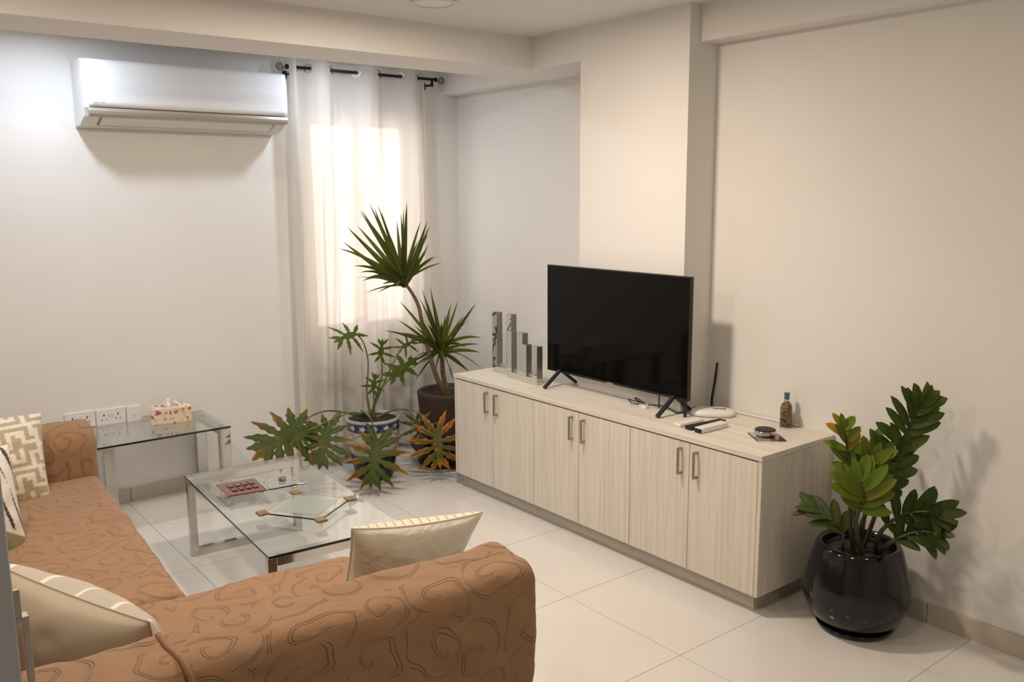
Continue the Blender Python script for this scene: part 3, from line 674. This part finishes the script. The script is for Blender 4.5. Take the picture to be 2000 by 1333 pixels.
# ------------------------------------------------------------------ sofa
SA = radians(3.6); sex = Vector((cos(SA), -sin(SA), 0)); sey = Vector((sin(SA), cos(SA), 0)); SO = Vector((.793, 2.645, 0))
def SP_(a, b, z=0): return SO+sex*a+sey*b+Vector((0, 0, z))
sofa = thing('sofa', 'L-shaped sofa under a quilted tan suede cover', 'sofa', SP_(-.3, -.4))
def soft(name, a, b, r, seed=0, step=.014, amp=.006, rz=None, droop=0):
    """rounded cushion block in sofa axes with unfolded metre UVs; r = corner radius"""
    x0, y0, z0 = a; x1, y1, z1 = b; r3 = r if isinstance(r, tuple) else (r, r, r)
    mb = MB(); uvs = []
    lo = Vector((x0+r3[0], y0+r3[1], z0+.01)); hi = Vector((x1-r3[0], y1-r3[1], z1-r3[2]))
    def place(p):
        c = Vector((min(max(p.x, lo.x), hi.x), min(max(p.y, lo.y), hi.y), min(p.z, hi.z)))
        d = p-c; dn = Vector((d.x/r3[0], d.y/r3[1], d.z/r3[2])); l_ = dn.length
        if l_ > 1e-6: 
            dn = dn/l_; mxc = max(abs(dn.x), abs(dn.y), abs(dn.z)); q_ = c+Vector((dn.x*r3[0], dn.y*r3[1], dn.z*r3[2]))*min(1, l_)
        else: q_ = p
        nv = Vector((dn.x, dn.y, dn.z)) if l_ > 1e-6 else Vector((0, 0, 1))
        n1 = noise.noise(q_*6+Vector((seed, 0, 0)))*1.0+noise.noise(q_*17+Vector((0, seed, 0)))*.55+noise.noise(q_*38)*.22
        if l_ > 1e-6: q_ = q_+nv.normalized()*n1*amp
        if droop: 
            t_ = max(0, (z1-q_.z)); q_.x -= droop*t_*t_*(1 if q_.x > (x0+x1)/2 else 0)
        return q_
    def sheet(o_, U, V, uvf):
        nu = max(2, int(U.length/step)); nv_ = max(2, int(V.length/step)); bs_ = len(mb.v)
        for j in range(nv_+1):
            for i in range(nu+1):
                p = o_+U*(i/nu)+V*(j/nv_); q_ = place(p); mb.v.append(SP_(q_.x, q_.y, q_.z)); uvs.append(uvf(p))
        for j in range(nv_):
            for i in range(nu):
                a_ = bs_+j*(nu+1)+i; mb.f.append((a_, a_+1, a_+nu+2, a_+nu+1))
    V3 = Vector; dx, dy, dz = x1-x0, y1-y0, z1-z0
    sheet(V3((x0, y0, z1)), V3((dx, 0, 0)), V3((0, dy, 0)), lambda p: (p.x, p.y))
    sheet(V3((x0, y0, z0)), V3((dx, 0, 0)), V3((0, 0, dz)), lambda p: (p.x, y0-(z1-p.z)))
    sheet(V3((x1, y1, z0)), V3((-dx, 0, 0)), V3((0, 0, dz)), lambda p: (p.x, y1+(z1-p.z)))
    sheet(V3((x1, y0, z0)), V3((0, dy, 0)), V3((0, 0, dz)), lambda p: (x1+(z1-p.z), p.y))
    sheet(V3((x0, y1, z0)), V3((0, -dy, 0)), V3((0, 0, dz)), lambda p: (x0-(z1-p.z), p.y))
    o = obj(name, mb, M['quilt'], sofa, smooth=True, uv=uvs)
    w = o.modifiers.new('weld', 'WELD'); w.merge_threshold = .0006
    return o, place
soft('base', (-.62, -.95, .03), (.54, -.06, .30), .03, 1, .03)
soft('base', (-.62, -.10, .03), (-.06, 1.45, .30), .03, 2, .03)
soft('seat', (-.70, -.002, .28), (0, 1.465, .425), (.05, .03, .05), 3)
soft('seat', (-.70, -.875, .28), (.545, .004, .430), (.05, .04, .05), 4)
_, PL = soft('backrest', (-.92, -1.065, .03), (.572, -.862, .752), (.024, .048, .042), 5, amp=.010, droop=.07)
soft('backrest', (-.95, -.85, .03), (-.70, 1.47, .70), (.06, .06, .07), 6, .03)
soft('armrest', (-.90, 1.462, .03), (.005, 1.70, .650), (.03, .115, .12), 8)
# welt running over the near backrest
wl = []
for i in range(30):
    t_ = i/29*.80
    if t_ < .15: p_ = Vector((-.275+.10*t_, -.90-t_, .750))
    else: p_ = Vector((-.275+.16*(t_-.15)+.015, -1.065, .750-(t_-.15)))
    q_ = PL(p_); wl.append(SP_(q_.x, q_.y-(.003 if t_ > .15 else 0), q_.z+(.003 if t_ < .2 else 0)))
obj('welt', MB().tube(spline(wl, 2), .007, 8), M['welt'], sofa, smooth=True)

# ------------------------------------------------------------------ cushions
def cushion(lab, centre, ux, uy, w, h, thick, front, back, colf=None, colb=None, n=56, pinch=.06, dent=0, taper=0):
    """ux, uy: unit edge directions; front faces ux x uy"""
    t = thing('cushion', lab, 'cushion', centre); c = Vector(centre); ux = Vector(ux).normalized(); nz_ = ux.cross(Vector(uy)).normalized(); uy = nz_.cross(ux)
    def sheet(sgn):
        def fn(u, v):
            a, b = 2*u-1, 2*v-1
            k = (max(0, 1-a*a)**.42)*(max(0, 1-b*b)**.42)
            pa = a*(1-pinch*(1-b*b))*(1-taper*(1-b)/2); pb = b*(1-pinch*(1-a*a))
            wr = .006*noise.noise(Vector((a*3, b*3, sgn+centre[0]*9)))*k*2
            dd = dent*math.exp(-((a+.62)**2+(b-.45)**2)/.03) if sgn < 0 else 0
            return c+ux*pa*w/2+uy*pb*h/2+nz_*sgn*(k*thick/2+.0015+wr-dd)
        return fn
    m1 = MB().grid(n, n, sheet(1), colf); m2 = MB().grid(n, n, sheet(-1), colb); m2.f = [tuple(reversed(f)) for f in m2.f]
    obj('front_cover', m1, front, t, smooth=True); obj('back_cover', m2, back, t, smooth=True)
    pts = []
    for s in range(4):
        for i in range(16):
            k = i/16*2-1; a, b = [(k, -1), (1, k), (-k, 1), (-1, -k)][s]
            pts.append(c+ux*a*(1-pinch*(1-b*b))*(1-taper*(1-b)/2)*w/2+uy*b*(1-pinch*(1-a*a))*h/2)
    pts.append(pts[0])
    obj('seam', MB().tube(pts, .0028, 6), back, t, smooth=True)
    return t
fret = ["111111100000",
        "100000100111",
        "101110100100",
        "101010101101",
        "101010111101",
        "001010000001",
        "111011111111",
        "000000000010",
        "111110111010",
        "100010101010",
        "101111101011",
        "101000001000"]
def fretcol(u, v, n=22, ang=0, base=(.42, .36, .26), li=(.74, .68, .56)):
    x = (u*cos(ang)+v*sin(ang))*n; y = (-u*sin(ang)+v*cos(ang))*n
    return li if fret[int(math.floor(y)) % 12][int(math.floor(x)) % 12] == '1' else base
def cush2(lab, A, B, up, h, thick, front, back, **kw):
    A, B = Vector(A), Vector(B); ux = (B-A).normalized(); up = Vector(up); up = (up-ux*up.dot(ux)).normalized()
    return cushion(lab, (A+B)/2-up*h/2, ux, up, (B-A).length, h, thick, front, back, **kw)
# fretwork cushion against the far armrest
cush2('beige cushion with a cream fretwork pattern, farthest on the sofa beside the arm', (.215, 4.06, .765), (.665, 4.07, .742), (-.13, .28, .80), .365, .17, M['print'], M['linen'],
        colf=lambda u, v: fretcol(u, v, 24, .12), n=150, pinch=.04)
# palm stripe cushion
def palm(u, v):
    if v < .30+.10*sin(u*4): return (.20, .18, .075) if (v < .26+.10*sin(u*4)) else (.70, .66, .58)
    s_ = (u*7+v*2.2) % 1.0
    if abs(s_-.5) < .16*(1-abs(((v*1.7+u) % 1)*2-1)) : return (.035, .025, .02)
    return (.72, .68, .62)
cushion('white cushion with dark palm streaks and an olive border, behind the door edge', (.292, 3.385, .580), (.75, .45, -.10), (-.28, .12, .95), .42, .42, .13, M['print'], M['linen'], colf=palm, n=90)
# greek-key cushion, plain side to the camera
def key(u, v):
    s_ = (u*4.5) % 1.0; v2 = (1-v)*15.0
    if v2 < 4.2:
        if s_ < .10: return (.80, .76, .64)
        if .28 < s_ < .62 and 1.0 < v2 < 2.0: return (.80, .76, .64)
        if .52 < s_ < .62 and 1.0 < v2 < 3.4: return (.80, .76, .64)
        if .52 < s_ < .92 and 2.8 < v2 < 3.6: return (.80, .76, .64)
    return (.47, .42, .34)
cush2('greek key cushion with plain linen side to the camera, in the near sofa corner', (.478, 1.885, .728), (.245, 2.335, .778), (-.20, -.12, .92), .40, .22, M['print'], M['linen'], colf=key, n=120, pinch=.05)
# cream satin cushion on the near seat
def stripe(u, v): return (.30, .15, .10) if ((u*15) % 1) < .07 and v > .3 else (.76, .68, .54)
cush2('cream cushion, satin back and thin brown stripes, propped on the near backrest', (1.402, 1.925, .748), (1.010, 1.965, .784), (-.10, -.46, .88), .40, .15, M['print'], M['satin'], colf=stripe, n=120, dent=.02, pinch=.09, taper=.20)

# ------------------------------------------------------------------ plants
def mixc(a, b, t): return tuple(a[i]*(1-t)+b[i]*t for i in range(3))
def strap_leaf(root, base, d, length, width, droop, rnd, col, mat_=None, name='leaf'):
    """long pointed leaf, folded slightly along the midrib"""
    d = d.normalized(); pts = []; p = Vector(base); n = 9
    side = d.cross(Vector((0, 0, 1)));  side = side.normalized() if side.length > .1 else Vector((1, 0, 0))
    tw = rnd.uniform(-.6, .6); mb = MB()
    for i in range(n+1):
        t = i/n; w = width*(1.25*min(1, t*5+.35))*(1-t**2.4)*.8
        nrm = side.cross(d).normalized(); s = (side*cos(tw)+nrm*sin(tw)); up = d.cross(s)*-1
        c = mixc(col, mixc(col, (.16, .20, .05), .4), t if rnd.random() > .1 else 0)
        mb.v += [p-s*w/2+up*w*.18, p, p+s*w/2+up*w*.18]; mb.c += [c, mixc(c, (.12, .17, .04), .35), c]
        p = p+d*(length/n); d = (d+Vector((0, 0, -1))*droop*(.25+t*1.2)/n).normalized()
    for i in range(n):
        for k in (0, 1): a = i*3+k; mb.f.append((a, a+1, a+4, a+3))
    return obj(name, mb, M['leaf'], root, smooth=True)

# dragon tree
dp = Vector((2.975, 4.42, 0)); dt = thing('dragon_tree', 'tall dragon tree with two spiky heads in a brown pot', 'plant', (dp.x, dp.y, 0))
def DY(px, py, y=4.40): return at(px, py, 'y', y)
obj('pot', MB().lathe((dp.x, dp.y), [(.150, .105), (.170, .12), (.185, .30), (.196, .43), (.198, .445), (.192, .452), (.178, .452), (.174, .44), (.168, .40), (.02, .395)]), M['potbrown'], dt, smooth=True)
obj('saucer', MB().lathe((dp.x, dp.y), [(.19, .075), (.225, .085), (.245, .108), (.240, .112), (.215, .098), (.02, .097)]), M['black'], dt, smooth=True)
obj('stand', MB().lathe((dp.x, dp.y), [(.20, 0), (.20, .02), (.17, .024), (.17, .045), (.195, .05), (.195, .0745), (.02, .0745)]), M['black'], dt)
obj('soil', MB().lathe((dp.x, dp.y), [(.172, .400), (.168, .415), (.09, .422), (.01, .424)]), M['soil'], dt, smooth=True)
H1 = DY(790, 552); H2 = DY(862, 682, 4.42)
tk = spline([(dp.x-.02, dp.y, .41), DY(852, 735), DY(838, 690), DY(826, 640), DY(818, 600), DY(806, 575), H1], 6)
obj('trunk', MB().tube(tk, [.016-.007*i/(len(tk)-1) for i in range(len(tk))], 10), M['trunk'], dt, smooth=True)
tk = spline([(dp.x+.005, dp.y+.01, .41), DY(866, 735, 4.42), H2], 6)
obj('trunk', MB().tube(tk, .015, 10), M['trunk'], dt, smooth=True)
rl = random.Random(11)
def head(hc, axis, nleaf, lmin, lmax, maxpol, width):
    axis = axis.normalized(); u = axis.cross(Vector((0, 1, .1))).normalized(); w = axis.cross(u)
    for i in range(nleaf):
        pol = radians(6+(maxpol-6)*(i/(nleaf-1))**.75); az = i*2.39996+rl.uniform(-.2, .2)
        d = axis*cos(pol)+(u*cos(az)+w*sin(az))*sin(pol)
        ln = rl.uniform(lmin, lmax)*(1 if pol < 1.2 else .85); col = rl.choice([(.045, .085, .018), (.065, .115, .022), (.03, .06, .016), (.09, .15, .03), (.035, .07, .02)])
        b_ = hc-axis*(.035*pol)
        if d.x > 0 and b_.x+d.x*ln > XN-.03: ln = (XN-.03-b_.x)/d.x
        if d.y > 0 and b_.y+d.y*ln > RY-.07: ln = max(.12, (RY-.07-b_.y)/d.y)
        strap_leaf(dt, b_, d, ln, width*rl.uniform(.8, 1.15), rl.uniform(.2, 1.1)*(1 if pol > .5 else .4), rl, col)
def leaf_to(base, tip, width, arch, rnd, col):
    base, tip = Vector(base), Vector(tip); ln = (tip-base).length; n = 10; mb = MB()
    ctl = base.lerp(tip, .52)+Vector((0, 0, 1))*ln*arch; path = [base*(1-t)**2+ctl*2*t*(1-t)+tip*t*t for t in [i/n for i in range(n+1)]]
    tw = rnd.uniform(-.8, .8)
    for i, p in enumerate(path):
        t = i/n; d = (path[min(n, i+1)]-path[max(0, i-1)]).normalized(); sd = d.cross(Vector((.35, .8, .5))).normalized(); up = sd.cross(d)
        s_ = sd*cos(tw)+up*sin(tw); u_ = d.cross(s_)*-1
        w = width*min(1, .45+t*3)*(1-t**2.8)
        c = mixc(col, (.13, .12, .05), max(0, t-.75)*1.6)
        mb.v += [p-s_*w/2+u_*w*.16, p, p+s_*w/2+u_*w*.16]; mb.c += [c, mixc(c, (.13, .19, .05), .3), c]
    for i in range(n):
        for k in (0, 1): q_ = i*3+k; mb.f.append((q_, q_+1, q_+4, q_+3))
    return obj('leaf', mb, M['leaf'], dt, smooth=True)
GC = [(.060, .095, .020), (.085, .130, .025), (.035, .062, .016), (.12, .175, .035), (.045, .08, .02)]
T1 = [(265,45),(320,55),(335,90),(205,100),(215,92),(120,205),(190,200),(205,285),(95,305),(65,350),(180,370),(165,465),(165,545),(205,510),(225,565),(245,645),(315,648),(355,585),(440,605),(290,505),(495,85),(515,50),(410,275),(475,110),(610,165),(650,168),(665,200),(660,325),(640,375),(725,400),(745,445),(570,325),(695,402),(525,550),(630,230),(655,255),(300,80),(350,115),(245,135),(385,240),(290,200),(330,160),(180,260),(240,330),(270,420),(560,420),(590,300),(450,170),(260,480),(300,560)]
T2 = [(610,610),(665,590),(675,640),(625,655),(590,660),(530,775),(455,815),(465,690),(360,885),(455,905),(850,685),(805,705),(800,770),(970,700),(960,712),(930,810),(1005,935),(995,1030),(990,975),(1012,1145),(925,1160),(870,1100),(535,1105),(535,1150),(565,1225),(820,1215),(770,1300),(700,1150),(540,990),(560,1060),(735,1130),(880,870),(890,780),(650,840),(770,780),(700,760),(640,740),(740,830),(560,850),(590,780),(850,830),(600,930),(820,930),(830,1030),(620,1100),(900,1000),(690,700),(560,930),(660,1010),(760,1090)]
for H_, TT_, w_ in ((H1, T1, .026), (H2, T2, .024)):
    for i, (tx_, ty_) in enumerate(TT_):
        px_, py_ = 640+tx_/3.331, 380+ty_/3.331
        dy_ = [-.16, .10, -.05, .17, -.24, .03, -.10][i % 7]+rl.uniform(-.03, .03)
        tp = at(px_, py_, 'y', H_.y+dy_)
        if (tp-H_).length > .62: tp = at(px_, py_, 'y', H_.y+dy_*.3)
        if tp.x > XN-.015: tp = at(px_, py_, 'x', XN-.015)
        el = (tp.z-H_.z)/max(.05, (tp-H_).length)
        leaf_to(H_+Vector((rl.uniform(-.012, .012), rl.uniform(-.012, .012), rl.uniform(-.03, .01))), tp, w_*rl.uniform(.75, 1.15), rl.uniform(-.03, .08) if el > .5 else rl.uniform(.06, .2), rl, rl.choice(GC))

# philodendron
pc = Vector((2.452, 4.45, 0)); ph = thing('potted_philodendron', 'spreading philodendron with browning lobed leaves in a painted blue and white pot', 'plant', (pc.x, pc.y, 0))
def potcol(a, r, z):
    if z > .345: return (.42, .47, .44)
    if z > .298:
        k = (a*7/(2*pi)*2) % 1; dd = sqrt(((k-.5)*1.6)**2+((z-.321)/.024)**2*.5)
        st_ = .36+.13*cos(5*math.atan2((z-.321)/.03, (k-.5)*1.4))
        return (.48, .56, .60) if dd < st_ else (.022, .035, .10)
    if z > .292: return (.12, .13, .15)
    if z > .252:
        zz = .272+.010*sin(a*14)
        return (.10, .08, .06) if abs(z-zz) < .0028 else (.46, .43, .36)
    n_ = noise.noise(Vector((cos(a)*4, sin(a)*4, z*22)))
    if n_ > .32: return (.55, .42, .12)
    if n_ < -.25: return (.30, .40, .48)
    return (.43, .44, .40)
prof = [(.118, .135), (.135, .16), (.148, .20), (.1535, .25), (.1525, .292), (.156, .298), (.156, .345), (.160, .352), (.158, .362), (.146, .363), (.140, .34), (.02, .335)]
fine = []
for (r0, z0), (r1, z1) in zip(prof, prof[1:]):
    n_ = max(1, int(abs(z1-z0)/.0022))
    for i in range(n_): fine.append((r0+(r1-r0)*i/n_, z0+(z1-z0)*i/n_))
fine.append(prof[-1])
obj('pot', MB().lathe((pc.x, pc.y), fine, 260, potcol), M['paint'], ph, smooth=True)
obj('soil', MB().lathe((pc.x, pc.y), [(.142, .336), (.138, .348), (.07, .354), (.01, .356)]), M['soil'], ph, smooth=True)
obj('inner_stand', MB().lathe((pc.x, pc.y), [(.105, 0), (.110, .01), (.128, .10), (.132, .134), (.02, .1345)]), M['black'], ph, smooth=True, label='black lower pot')
def lobed(root, base, tip, nrm, wide, npair, seed, brown=0., curl=.5, gcol=(.04, .085, .02), name='leaf'):
    """deeply cut leaf built of lobes along a midrib; base/tip world points"""
    r_ = random.Random(seed); base = Vector(base); tip = Vector(tip); ax = tip-base; Ln = ax.length; ax.normalize()
    nrm = Vector(nrm); sd = ax.cross(nrm).normalized(); nrm = sd.cross(ax).normalized(); mb = MB()
    mid = lambda t: base+ax*Ln*t
    def shape(p2, dist):      # droop with distance from the midrib base
        return mid(0)+ax*p2[1]+sd*p2[0]-nrm*(curl*(p2[0]**2+max(0, p2[1]-Ln*.4)**2)*3.0)
    def col(e):
        k = max(0, min(1, (e-(1-brown))*2.4+lb[0]+r_.uniform(-.12, .12))) if brown > 0 else 0
        g = mixc(gcol, (.07, .12, .02), r_.random()*.4)
        return mixc(g, r_.choice([(.42, .14, .02), (.50, .24, .03), (.25, .07, .02)]), k)
    lb = [0]
    def lobe(s2, ang, ln, w):
        lb[0] = r_.uniform(-.55, .55)
        # s2: start (x,y), ang measured from +y axis, local frame
        dx_, dy_ = sin(ang), cos(ang); px_, py_ = dy_, -dx_; n = 8; b0 = len(mb.v)
        for i in range(n+1):
            t = i/n; ww = w*(.55+.9*t if t < .45 else 1.0*(1-((t-.45)/.55)**1.5))*(1.16 if i % 2 else .78)
            if i == n: ww = .001
            cc_ = (s2[0]+dx_*ln*t, s2[1]+dy_*ln*t)
            for s in (-1, 0, 1):
                q_ = (cc_[0]+px_*ww/2*s, cc_[1]+py_*ww/2*s); v = shape(q_, t)+nrm*(.004*abs(s)*-1)
                mb.v.append(v); mb.c.append(col(t*.75+.25*abs(s)) if s else mixc(col(t*.6), (.12, .17, .05), .3))
        for i in range(n):
            for k in (0, 1): a = b0+i*3+k; mb.f.append((a, a+1, a+4, a+3))
    for i in range(npair):
        t = i/(npair-1) if npair > 1 else 0
        for s in (-1, 1):
            ang = s*radians(150-118*t+r_.uniform(-6, 6)); ln = wide/2*(.62+.55*sin(pi*min(1, t*.8+.15)))*r_.uniform(.88, 1.1)
            lobe((0, Ln*(.06+.58*t)), ang, ln, Ln*.17)
    lobe((0, Ln*.55), 0, Ln*.46, Ln*.22); lobe((0, Ln*.0), 0, Ln*.7, Ln*.34)
    return obj(name, mb, M['leaf'], root, smooth=True)
def petiole(root, pts, r0=.0055, r1=.0035):
    sp = spline(pts, 8); n = len(sp); return obj('stem', MB().tube(sp, [r0+(r1-r0)*i/(n-1) for i in range(n)], 8), M['stem'], root, smooth=True)
core = Vector((pc.x, pc.y, .352))
def Y_(px, py, y): return at(px, py, 'y', y)
CN = Vector((-.6, -.8, .35))
# drooping leaves: (petiole points), base, tip, width, pairs, brown
def leafset(path, base, tip, wide, npair, seed, brown, nrm=CN, curl=.5, g=(.022, .050, .014)):
    petiole(ph, [core+Vector((R.uniform(-.03, .03), R.uniform(-.02, .02), 0))]+path+[base]); lobed(ph, base, tip, nrm, wide, npair, seed, brown, curl, g)
leafset([Y_(650, 803, 4.42), Y_(610, 812, 4.38)], Y_(588, 832, 4.33), Y_(500, 888, 4.22), .34, 6, 1, .32)
leafset([Y_(672, 806, 4.38), Y_(652, 815, 4.32)], Y_(640, 836, 4.28), Y_(622, 912, 4.16), .27, 6, 2, .30)
leafset([Y_(705, 803, 4.35), Y_(722, 815, 4.24)], Y_(738, 862, 4.19), Y_(722, 950, 4.09), .34, 6, 3, .38)
leafset([Y_(775, 800, 4.40), Y_(800, 806, 4.35)], Y_(812, 822, 4.30), Y_(826, 866, 4.24), .20, 5, 4, .40)
leafset([Y_(780, 800, 4.38), Y_(820, 808, 4.25)], Y_(852, 843, 4.12), Y_(860, 915, 4.04), .33, 6, 5, .62)
leafset([Y_(690, 806, 4.36), Y_(655, 818, 4.30)], Y_(600, 842, 4.30), Y_(560, 872, 4.25), .22, 5, 12, .30)
# upright leaves
UG = (.04, .095, .015)
leafset([Y_(716, 770, 4.45), Y_(719, 710, 4.44), Y_(710, 670, 4.42)], Y_(694, 651, 4.40), Y_(656, 664, 4.36), .20, 4, 6, 0, Vector((-.4, -.7, .5)), .9, UG)
leafset([Y_(742, 750, 4.45), Y_(746, 715, 4.44)], Y_(743, 697, 4.43), Y_(747, 664, 4.40), .15, 4, 7, 0, Vector((-.5, -.8, .2)), .5, UG)
leafset([Y_(738, 770, 4.43), Y_(752, 750, 4.41)], Y_(768, 733, 4.40), Y_(818, 696, 4.42), .17, 4, 8, 0, Vector((-.5, -.8, .3)), .5, UG)
leafset([Y_(730, 780, 4.42)], Y_(728, 762, 4.40), Y_(734, 730, 4.38), .13, 4, 9, 0, Vector((-.5, -.8, .2)), .5, UG)
leafset([Y_(745, 760, 4.46), Y_(768, 710, 4.47)], Y_(785, 679, 4.47), Y_(812, 664, 4.44), .15, 4, 10, 0, Vector((-.5, -.8, .4)), .8, UG)
strap_leaf(ph, core+Vector((-.02, 0, 0)), Vector((-.05, 0, 1)), .14, .018, .05, rl, (.17, .08, .03), name='bud')

# zz plant
zc_ = Vector((2.965, 1.665, 0)); zz = thing('zz_plant', 'leafy zz plant in a glossy black rounded pot by the right wall', 'plant', (zc_.x, zc_.y, 0))
obj('saucer', MB().lathe((zc_.x, zc_.y), [(.110, 0), (.135, .004), (.142, .018), (.138, .022), (.02, .0225)]), M['potblack'], zz, smooth=True)
obj('pot', MB().lathe((zc_.x, zc_.y), [(.105, .023), (.135, .030), (.168, .062), (.190, .110), (.195, .150), (.188, .205), (.172, .265), (.157, .318), (.150, .334), (.141, .340), (.132, .336), (.128, .322), (.128, .285), (.02, .28)], 72), M['potblack'], zz, smooth=True)
obj('soil', MB().lathe((zc_.x, zc_.y), [(.1275, .287), (.1275, .297), (.07, .304), (.01, .306)]), M['soil'], zz, smooth=True)
def oval_leaf(root, base, d, nrm, ln, wd, col, rnd):
    d = d.normalized(); s = d.cross(nrm).normalized(); nr = s.cross(d); mb = MB(); n = 7; bend = rnd.uniform(.05, .35)
    for i in range(n+1):
        t = i/n; w = wd*(sin(pi*min(1, t**.95*.93+.04))**.52)
        if i == n: w = wd*.12
        c0 = base+d*ln*t-nr*bend*ln*t*t*.5
        c = mixc(col, tuple(k*1.35 for k in col), t*.5)
        mb.v += [c0-s*w/2+nr*w*.13, c0, c0+s*w/2+nr*w*.13]; mb.c += [c, mixc(c, (.13, .19, .05), .25), c]
    for i in range(n):
        for k in (0, 1): a = i*3+k; mb.f.append((a, a+1, a+4, a+3))
    return obj('leaf', mb, M['leaf'], root, smooth=True)
rz = random.Random(21)
DK = (.025, .055, .018); MD = (.045, .10, .02); LT = (.10, .19, .025); YL = (.36, .24, .02)
def zstem(pts, t0, npair, ln, wd, col, nrm=Vector((-.6, -.8, .3)), spread=58, r=.010, tipcol=None, odd=None):
    sp = spline(pts, 10); n = len(sp)
    obj('stem', MB().tube(sp, [r*(1-.72*i/(n-1)) for i in range(n)], 8), M['zstem'], zz, smooth=True)
    for k in range(npair):
        t = t0+(1-t0)*k/(npair-1); i = min(n-2, int(t*(n-1))); p = sp[i]; ax = (sp[min(n-1, i+1)]-sp[max(0, i-1)]).normalized()
        sd = ax.cross(nrm).normalized()
        for s in (-1, 1):
            sa = radians(spread*(1-.45*t)+rz.uniform(-18, 18)); tw = rz.uniform(-.9, .9)
            d = ax*cos(sa)+sd*s*sin(sa)+nrm*tw*.35
            c = mixc(col, tipcol, t) if tipcol else col
            if odd and rz.random() < odd: c = YL
            c = tuple(x*rz.uniform(.8, 1.2) for x in c)
            L_ = ln*(.8+.35*sin(pi*(k+1)/(npair+1)))*rz.uniform(.9, 1.1)
            if d.x > 0 and p.x+d.normalized().x*L_ > XW-.012: d.x *= .2
            oval_leaf(zz, p, d, (nrm+sd*s*-.35+ax*.2), L_, wd*rz.uniform(.9, 1.1), c, rz)
    i = n-1; oval_leaf(zz, sp[-1], (sp[-1]-sp[-3]), nrm, ln*.75, wd*.7, tipcol or col, rz)
def Z_(px, py, y=1.66): return at(px, py, 'y', y)
B0 = lambda dx=0, dy=0: Vector((zc_.x+dx, zc_.y+dy, .30))
def ZX(px, py, x): return at(px, py, 'x', x)
zstem([B0(.03, 0), ZX(1712, 1000, 3.01), ZX(1745, 915, 3.03), ZX(1772, 840, 3.04), ZX(1800, 790, 3.05)], .34, 13, .105, .044, DK, tipcol=MD, spread=62)
zstem([B0(-.02, -.02), ZX(1668, 1000, 2.93), ZX(1662, 930, 2.92), ZX(1655, 880, 2.92), ZX(1648, 838, 2.92)], .45, 8, .078, .034, MD, tipcol=LT, odd=.12)
zstem([B0(0, .03), ZX(1700, 980, 3.02), ZX(1712, 920, 3.04), ZX(1711, 870, 3.05)], .62, 4, .07, .036, MD, tipcol=LT)
zstem([B0(-.05, -.04), ZX(1672, 1020, 2.86), ZX(1688, 975, 2.84), ZX(1680, 940, 2.83)], .50, 7, .115, .046, LT, spread=80, nrm=Vector((-.75, -.65, .1)), tipcol=LT)
zstem([B0(-.05, -.01), ZX(1660, 1000, 2.86), ZX(1670, 950, 2.86), ZX(1700, 900, 2.88)], .60, 5, .10, .042, LT, spread=55)
zstem([B0(.02, -.05), ZX(1720, 1040, 2.92), ZX(1760, 1008, 2.92), ZX(1805, 1000, 2.93), ZX(1828, 1006, 2.93)], .36, 8, .10, .042, DK, nrm=Vector((-.5, -.6, .6)), spread=66)
zstem([B0(.03, -.06), ZX(1742, 1058, 2.90), ZX(1790, 1040, 2.90), ZX(1822, 1042, 2.90)], .42, 5, .10, .044, DK, nrm=Vector((-.5, -.6, .6)), spread=60)
zstem([B0(-.08, .02), ZX(1646, 1040, 2.82), ZX(1622, 1012, 2.80), ZX(1592, 996, 2.79)], .36, 5, .088, .036, DK, nrm=Vector((-.5, -.6, .6)), spread=50, r=.006)
zstem([B0(0, 0), ZX(1690, 1000, 2.95), ZX(1700, 940, 2.96), ZX(1716, 895, 2.97)], .45, 5, .09, .04, MD, odd=.1)
